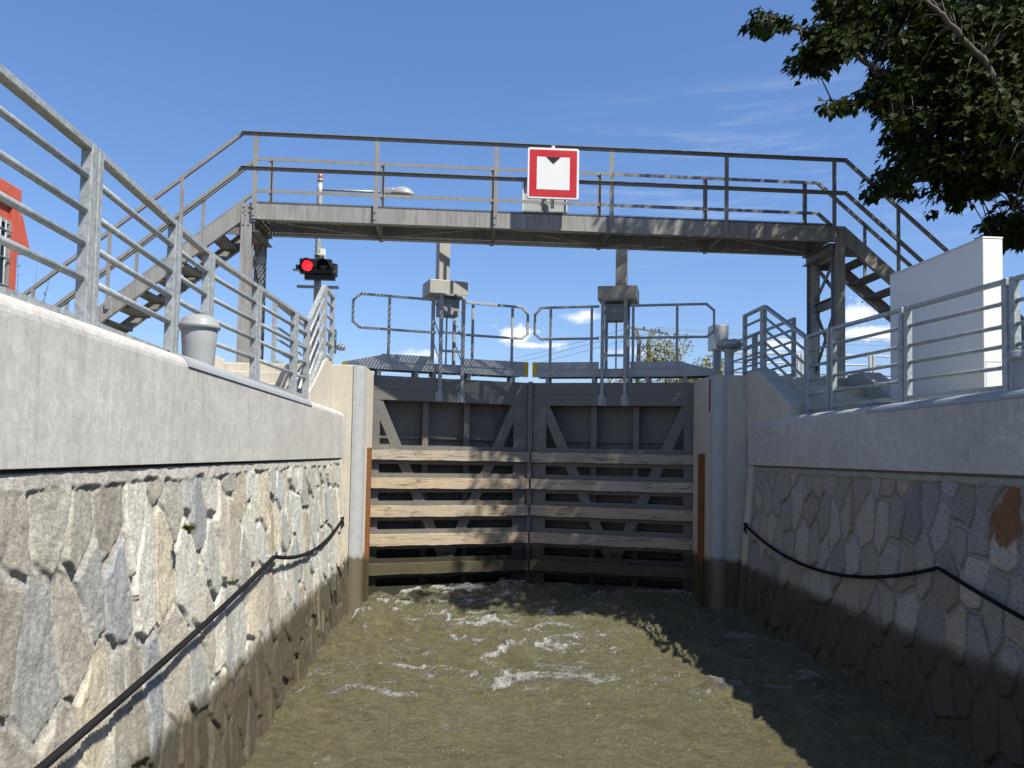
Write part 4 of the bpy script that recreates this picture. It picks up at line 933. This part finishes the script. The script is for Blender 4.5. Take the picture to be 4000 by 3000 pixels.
# ------------------------------------------------------------------ power line far behind
def pylon():
    Y = 70; c = at(2512, 1700, Y); base = Vector((c.x, Y, -.6)); t = thing('power_pylon', 'rusty lattice power pylon with forked head behind the right gate', 'pylon', base)
    zt = at(2512, 1283, Y).z+.6; zk = at(2512, 1335, Y).z+.6; lat = MB()
    w0, w1 = .55, .48
    def seg(za, zb, wa, wb, n):
        for i in range(n):
            f0, f1 = i/n, (i+1)/n
            for a, b in (((-1, -1), (1, -1)), ((1, -1), (1, 1)), ((1, 1), (-1, 1)), ((-1, 1), (-1, -1))):
                h0, h1 = wa+(wb-wa)*f0, wa+(wb-wa)*f1; z0, z1 = za+(zb-za)*f0, za+(zb-za)*f1
                lat.bar((a[0]*h0, a[1]*h0, z0), (b[0]*h1, b[1]*h1, z1), .07, .07); lat.bar((b[0]*h0, b[1]*h0, z0), (a[0]*h1, a[1]*h1, z1), .07, .07); lat.bar((a[0]*h0, a[1]*h0, z0), (a[0]*h1, a[1]*h1, z1), .15, .15)
    seg(0, zk, .75, .4, 9); lat.build('mast', 'bridge_under', t); lat = MB()
    for sx in (-1, 1):
        for o_ in (-.25, .25):
            lat.bar((sx*.4+o_*.4, 0, zk), (sx*.85+o_*.7, 0, zt), .17, .17)
        for i in range(4):
            f = i/4; z = zk+(zt-zk)*f; z2 = zk+(zt-zk)*(f+.25); x = sx*(.4+.45*f); x2 = sx*(.4+.45*(f+.25)); lat.bar((x-.15, 0, z), (x2+.18, 0, z2), .08, .08)
    lat.build('forked_head', 'bridge_under', t)
    ca = MB().bar((-1.3, 0, zt+.05), (1.75, 0, zt-.35), .14, .14).build('cross_arm', 'bridge_under', t)
    ins = MB()
    for x, z in ((-.9, zt+.15), (0, zt+.02), (1.3, zt-.15), (1.9, zt-.42)): ins.lathe((x, 0, z), [(.06, -.12), (.1, -.06), (.06, 0), (.1, .05), (.05, .12)], 10)
    ins.build('insulator', 'glass_dark', ca)
    return base, zt
pb, pz = pylon()
def wire(a, b, label):
    a, b = Vector(a), Vector(b); L = (b-a).length
    pts = [a.lerp(b, i/24)+Vector((0, 0, -.012*L*4*(i/24)*(1-i/24))) for i in range(25)]
    return tag(MB().tube(pts, .02, 5).build('power_cable', 'galv_dull'), label, 'cable', 'power cables')
for i, (x, z, px, py) in enumerate(((-.9, pz-.45, 1500, 1462), (0, pz-.6, 1500, 1480), (1.3, pz-.75, 1500, 1500))):
    wire((pb.x+x, 70, z), at(px, py, 190), 'thin power cable running from the forked pylon towards the left')
for i, (z, py) in enumerate(((pz-.45, 1312), (pz-.6, 1325), (pz-.9, 1342))):
    wire((pb.x+1.0, 70, z), at(4300, py+20, 60), 'thin power cable running from the forked pylon towards the right')

# ------------------------------------------------------------------ sun, sky
el = math.asin(SUN.z); az = math.atan2(SUN.x, SUN.y)
sl_ = bpy.data.lights.new('sun', 'SUN'); sl_.energy = 4.35; sl_.angle = R(.53); sl_.color = (1, .94, .82)
so = bpy.data.objects.new('sun', sl_); COL.objects.link(so); so.rotation_euler = SUN.to_track_quat('Z', 'Y').to_euler()
w = bpy.data.worlds.new('World'); sc.world = w; w.use_nodes = True; nt = w.node_tree; nd = nt.nodes; lk = nt.links
bg = nd['Background']; sky = nd.new('ShaderNodeTexSky'); sky.sky_type = 'NISHITA'; sky.sun_disc = False; sky.sun_elevation = el; sky.sun_rotation = az
sky.altitude = 100; sky.air_density = 1.0; sky.dust_density = .8; sky.ozone_density = 3.5
tc = nd.new('ShaderNodeTexCoord').outputs['Generated']
def wm(op, a, b=0.):
    k_ = nd.new('ShaderNodeMath'); k_.operation = op
    for i, v in ((0, a), (1, b)):
        if hasattr(v, 'default_value'): lk.new(v, k_.inputs[i])
        else: k_.inputs[i].default_value = v
    return k_.outputs[0]
def wramp(f, *st):
    k_ = nd.new('ShaderNodeValToRGB'); e = k_.color_ramp.elements
    while len(e) < len(st): e.new(.5)
    for q, (p, c) in zip(e, st): q.position = p; q.color = (c, c, c, 1)
    lk.new(f, k_.inputs[0]); return k_.outputs[0]
def wnoise(scale, sx, sy, sz, det=7, rough=.6, rot=0):
    mp = nd.new('ShaderNodeMapping'); mp.inputs['Scale'].default_value = (sx, sy, sz); mp.inputs['Rotation'].default_value = (0, rot, 0); lk.new(tc, mp.inputs[0])
    k_ = nd.new('ShaderNodeTexNoise'); k_.inputs['Scale'].default_value = scale; k_.inputs['Detail'].default_value = det; k_.inputs['Roughness'].default_value = rough; lk.new(mp.outputs[0], k_.inputs['Vector']); return k_.outputs['Fac']
def wdist(px, py, wx, wz):
    d = at(px, py, 1).normalized(); mp = nd.new('ShaderNodeMapping'); mp.inputs['Location'].default_value = (-d.x/wx, 0, -d.z/wz); mp.inputs['Scale'].default_value = (1/wx, 0, 1/wz); lk.new(tc, mp.inputs[0])
    v = nd.new('ShaderNodeVectorMath'); v.operation = 'LENGTH'; lk.new(mp.outputs[0], v.inputs[0]); return v.outputs['Value']
nz = wnoise(34, 1, 1, 1.5, 8, .62); cl = None
for px, py, wx, wz, s in ((2010, 1308, .040, .016, 1.), (2090, 1350, .05, .008, .8), (2285, 1236, .040, .011, .75), (3345, 1225, .028, .02, 1.), (3390, 1300, .05, .012, .85), (3060, 1345, .04, .012, .6), (1640, 1385, .05, .01, .5), (2450, 1375, .06, .008, .35), (900, 1500, .09, .02, .6), (4100, 1500, .1, .02, .6)):
    q = wm('SUBTRACT', 1.0, wdist(px, py, wx*.88, wz*.88)); q = wm('ADD', q, wm('MULTIPLY', wm('SUBTRACT', nz, .5), 2.6)); q = wm('MULTIPLY', wramp(q, (.15, 0.), (.75, 1.)), s)
    cl = q if cl is None else wm('MAXIMUM', cl, q)
ci = wm('MULTIPLY', wramp(wnoise(3.2, 1.5, 1, 16, 8, .62, .16), (.50, 0.), (.8, .26)), wramp(wdist(3050, 700, .36, .14), (.2, 1.), (1., 0.)))
cl = wm('MAXIMUM', cl, ci)
hsv = nd.new('ShaderNodeHueSaturation'); hsv.inputs['Saturation'].default_value = 1.12; hsv.inputs['Value'].default_value = 1.36; gm = nd.new('ShaderNodeGamma'); gm.inputs[1].default_value = .84; lk.new(sky.outputs[0], gm.inputs[0]); tn = nd.new('ShaderNodeMix'); tn.data_type = 'RGBA'; tn.blend_type = 'MULTIPLY'; tn.inputs[0].default_value = 1; tn.inputs[7].default_value = (.80, .845, 1.0, 1); lk.new(gm.outputs[0], tn.inputs[6]); lk.new(tn.outputs[2], hsv.inputs['Color'])
mx = nd.new('ShaderNodeMix'); mx.data_type = 'RGBA'; lk.new(cl, mx.inputs[0]); lk.new(hsv.outputs[0], mx.inputs[6]); mx.inputs[7].default_value = (8.0, 8.1, 8.3, 1)
lk.new(mx.outputs[2], bg.inputs[0]); bg.inputs[1].default_value = .078
sc.view_settings.view_transform = 'Standard'; sc.view_settings.look = 'None'; sc.view_settings.gamma = 1; sc.view_settings.exposure = 1.05
sc.cycles.use_denoising = True
sc.cycles.max_bounces = 6
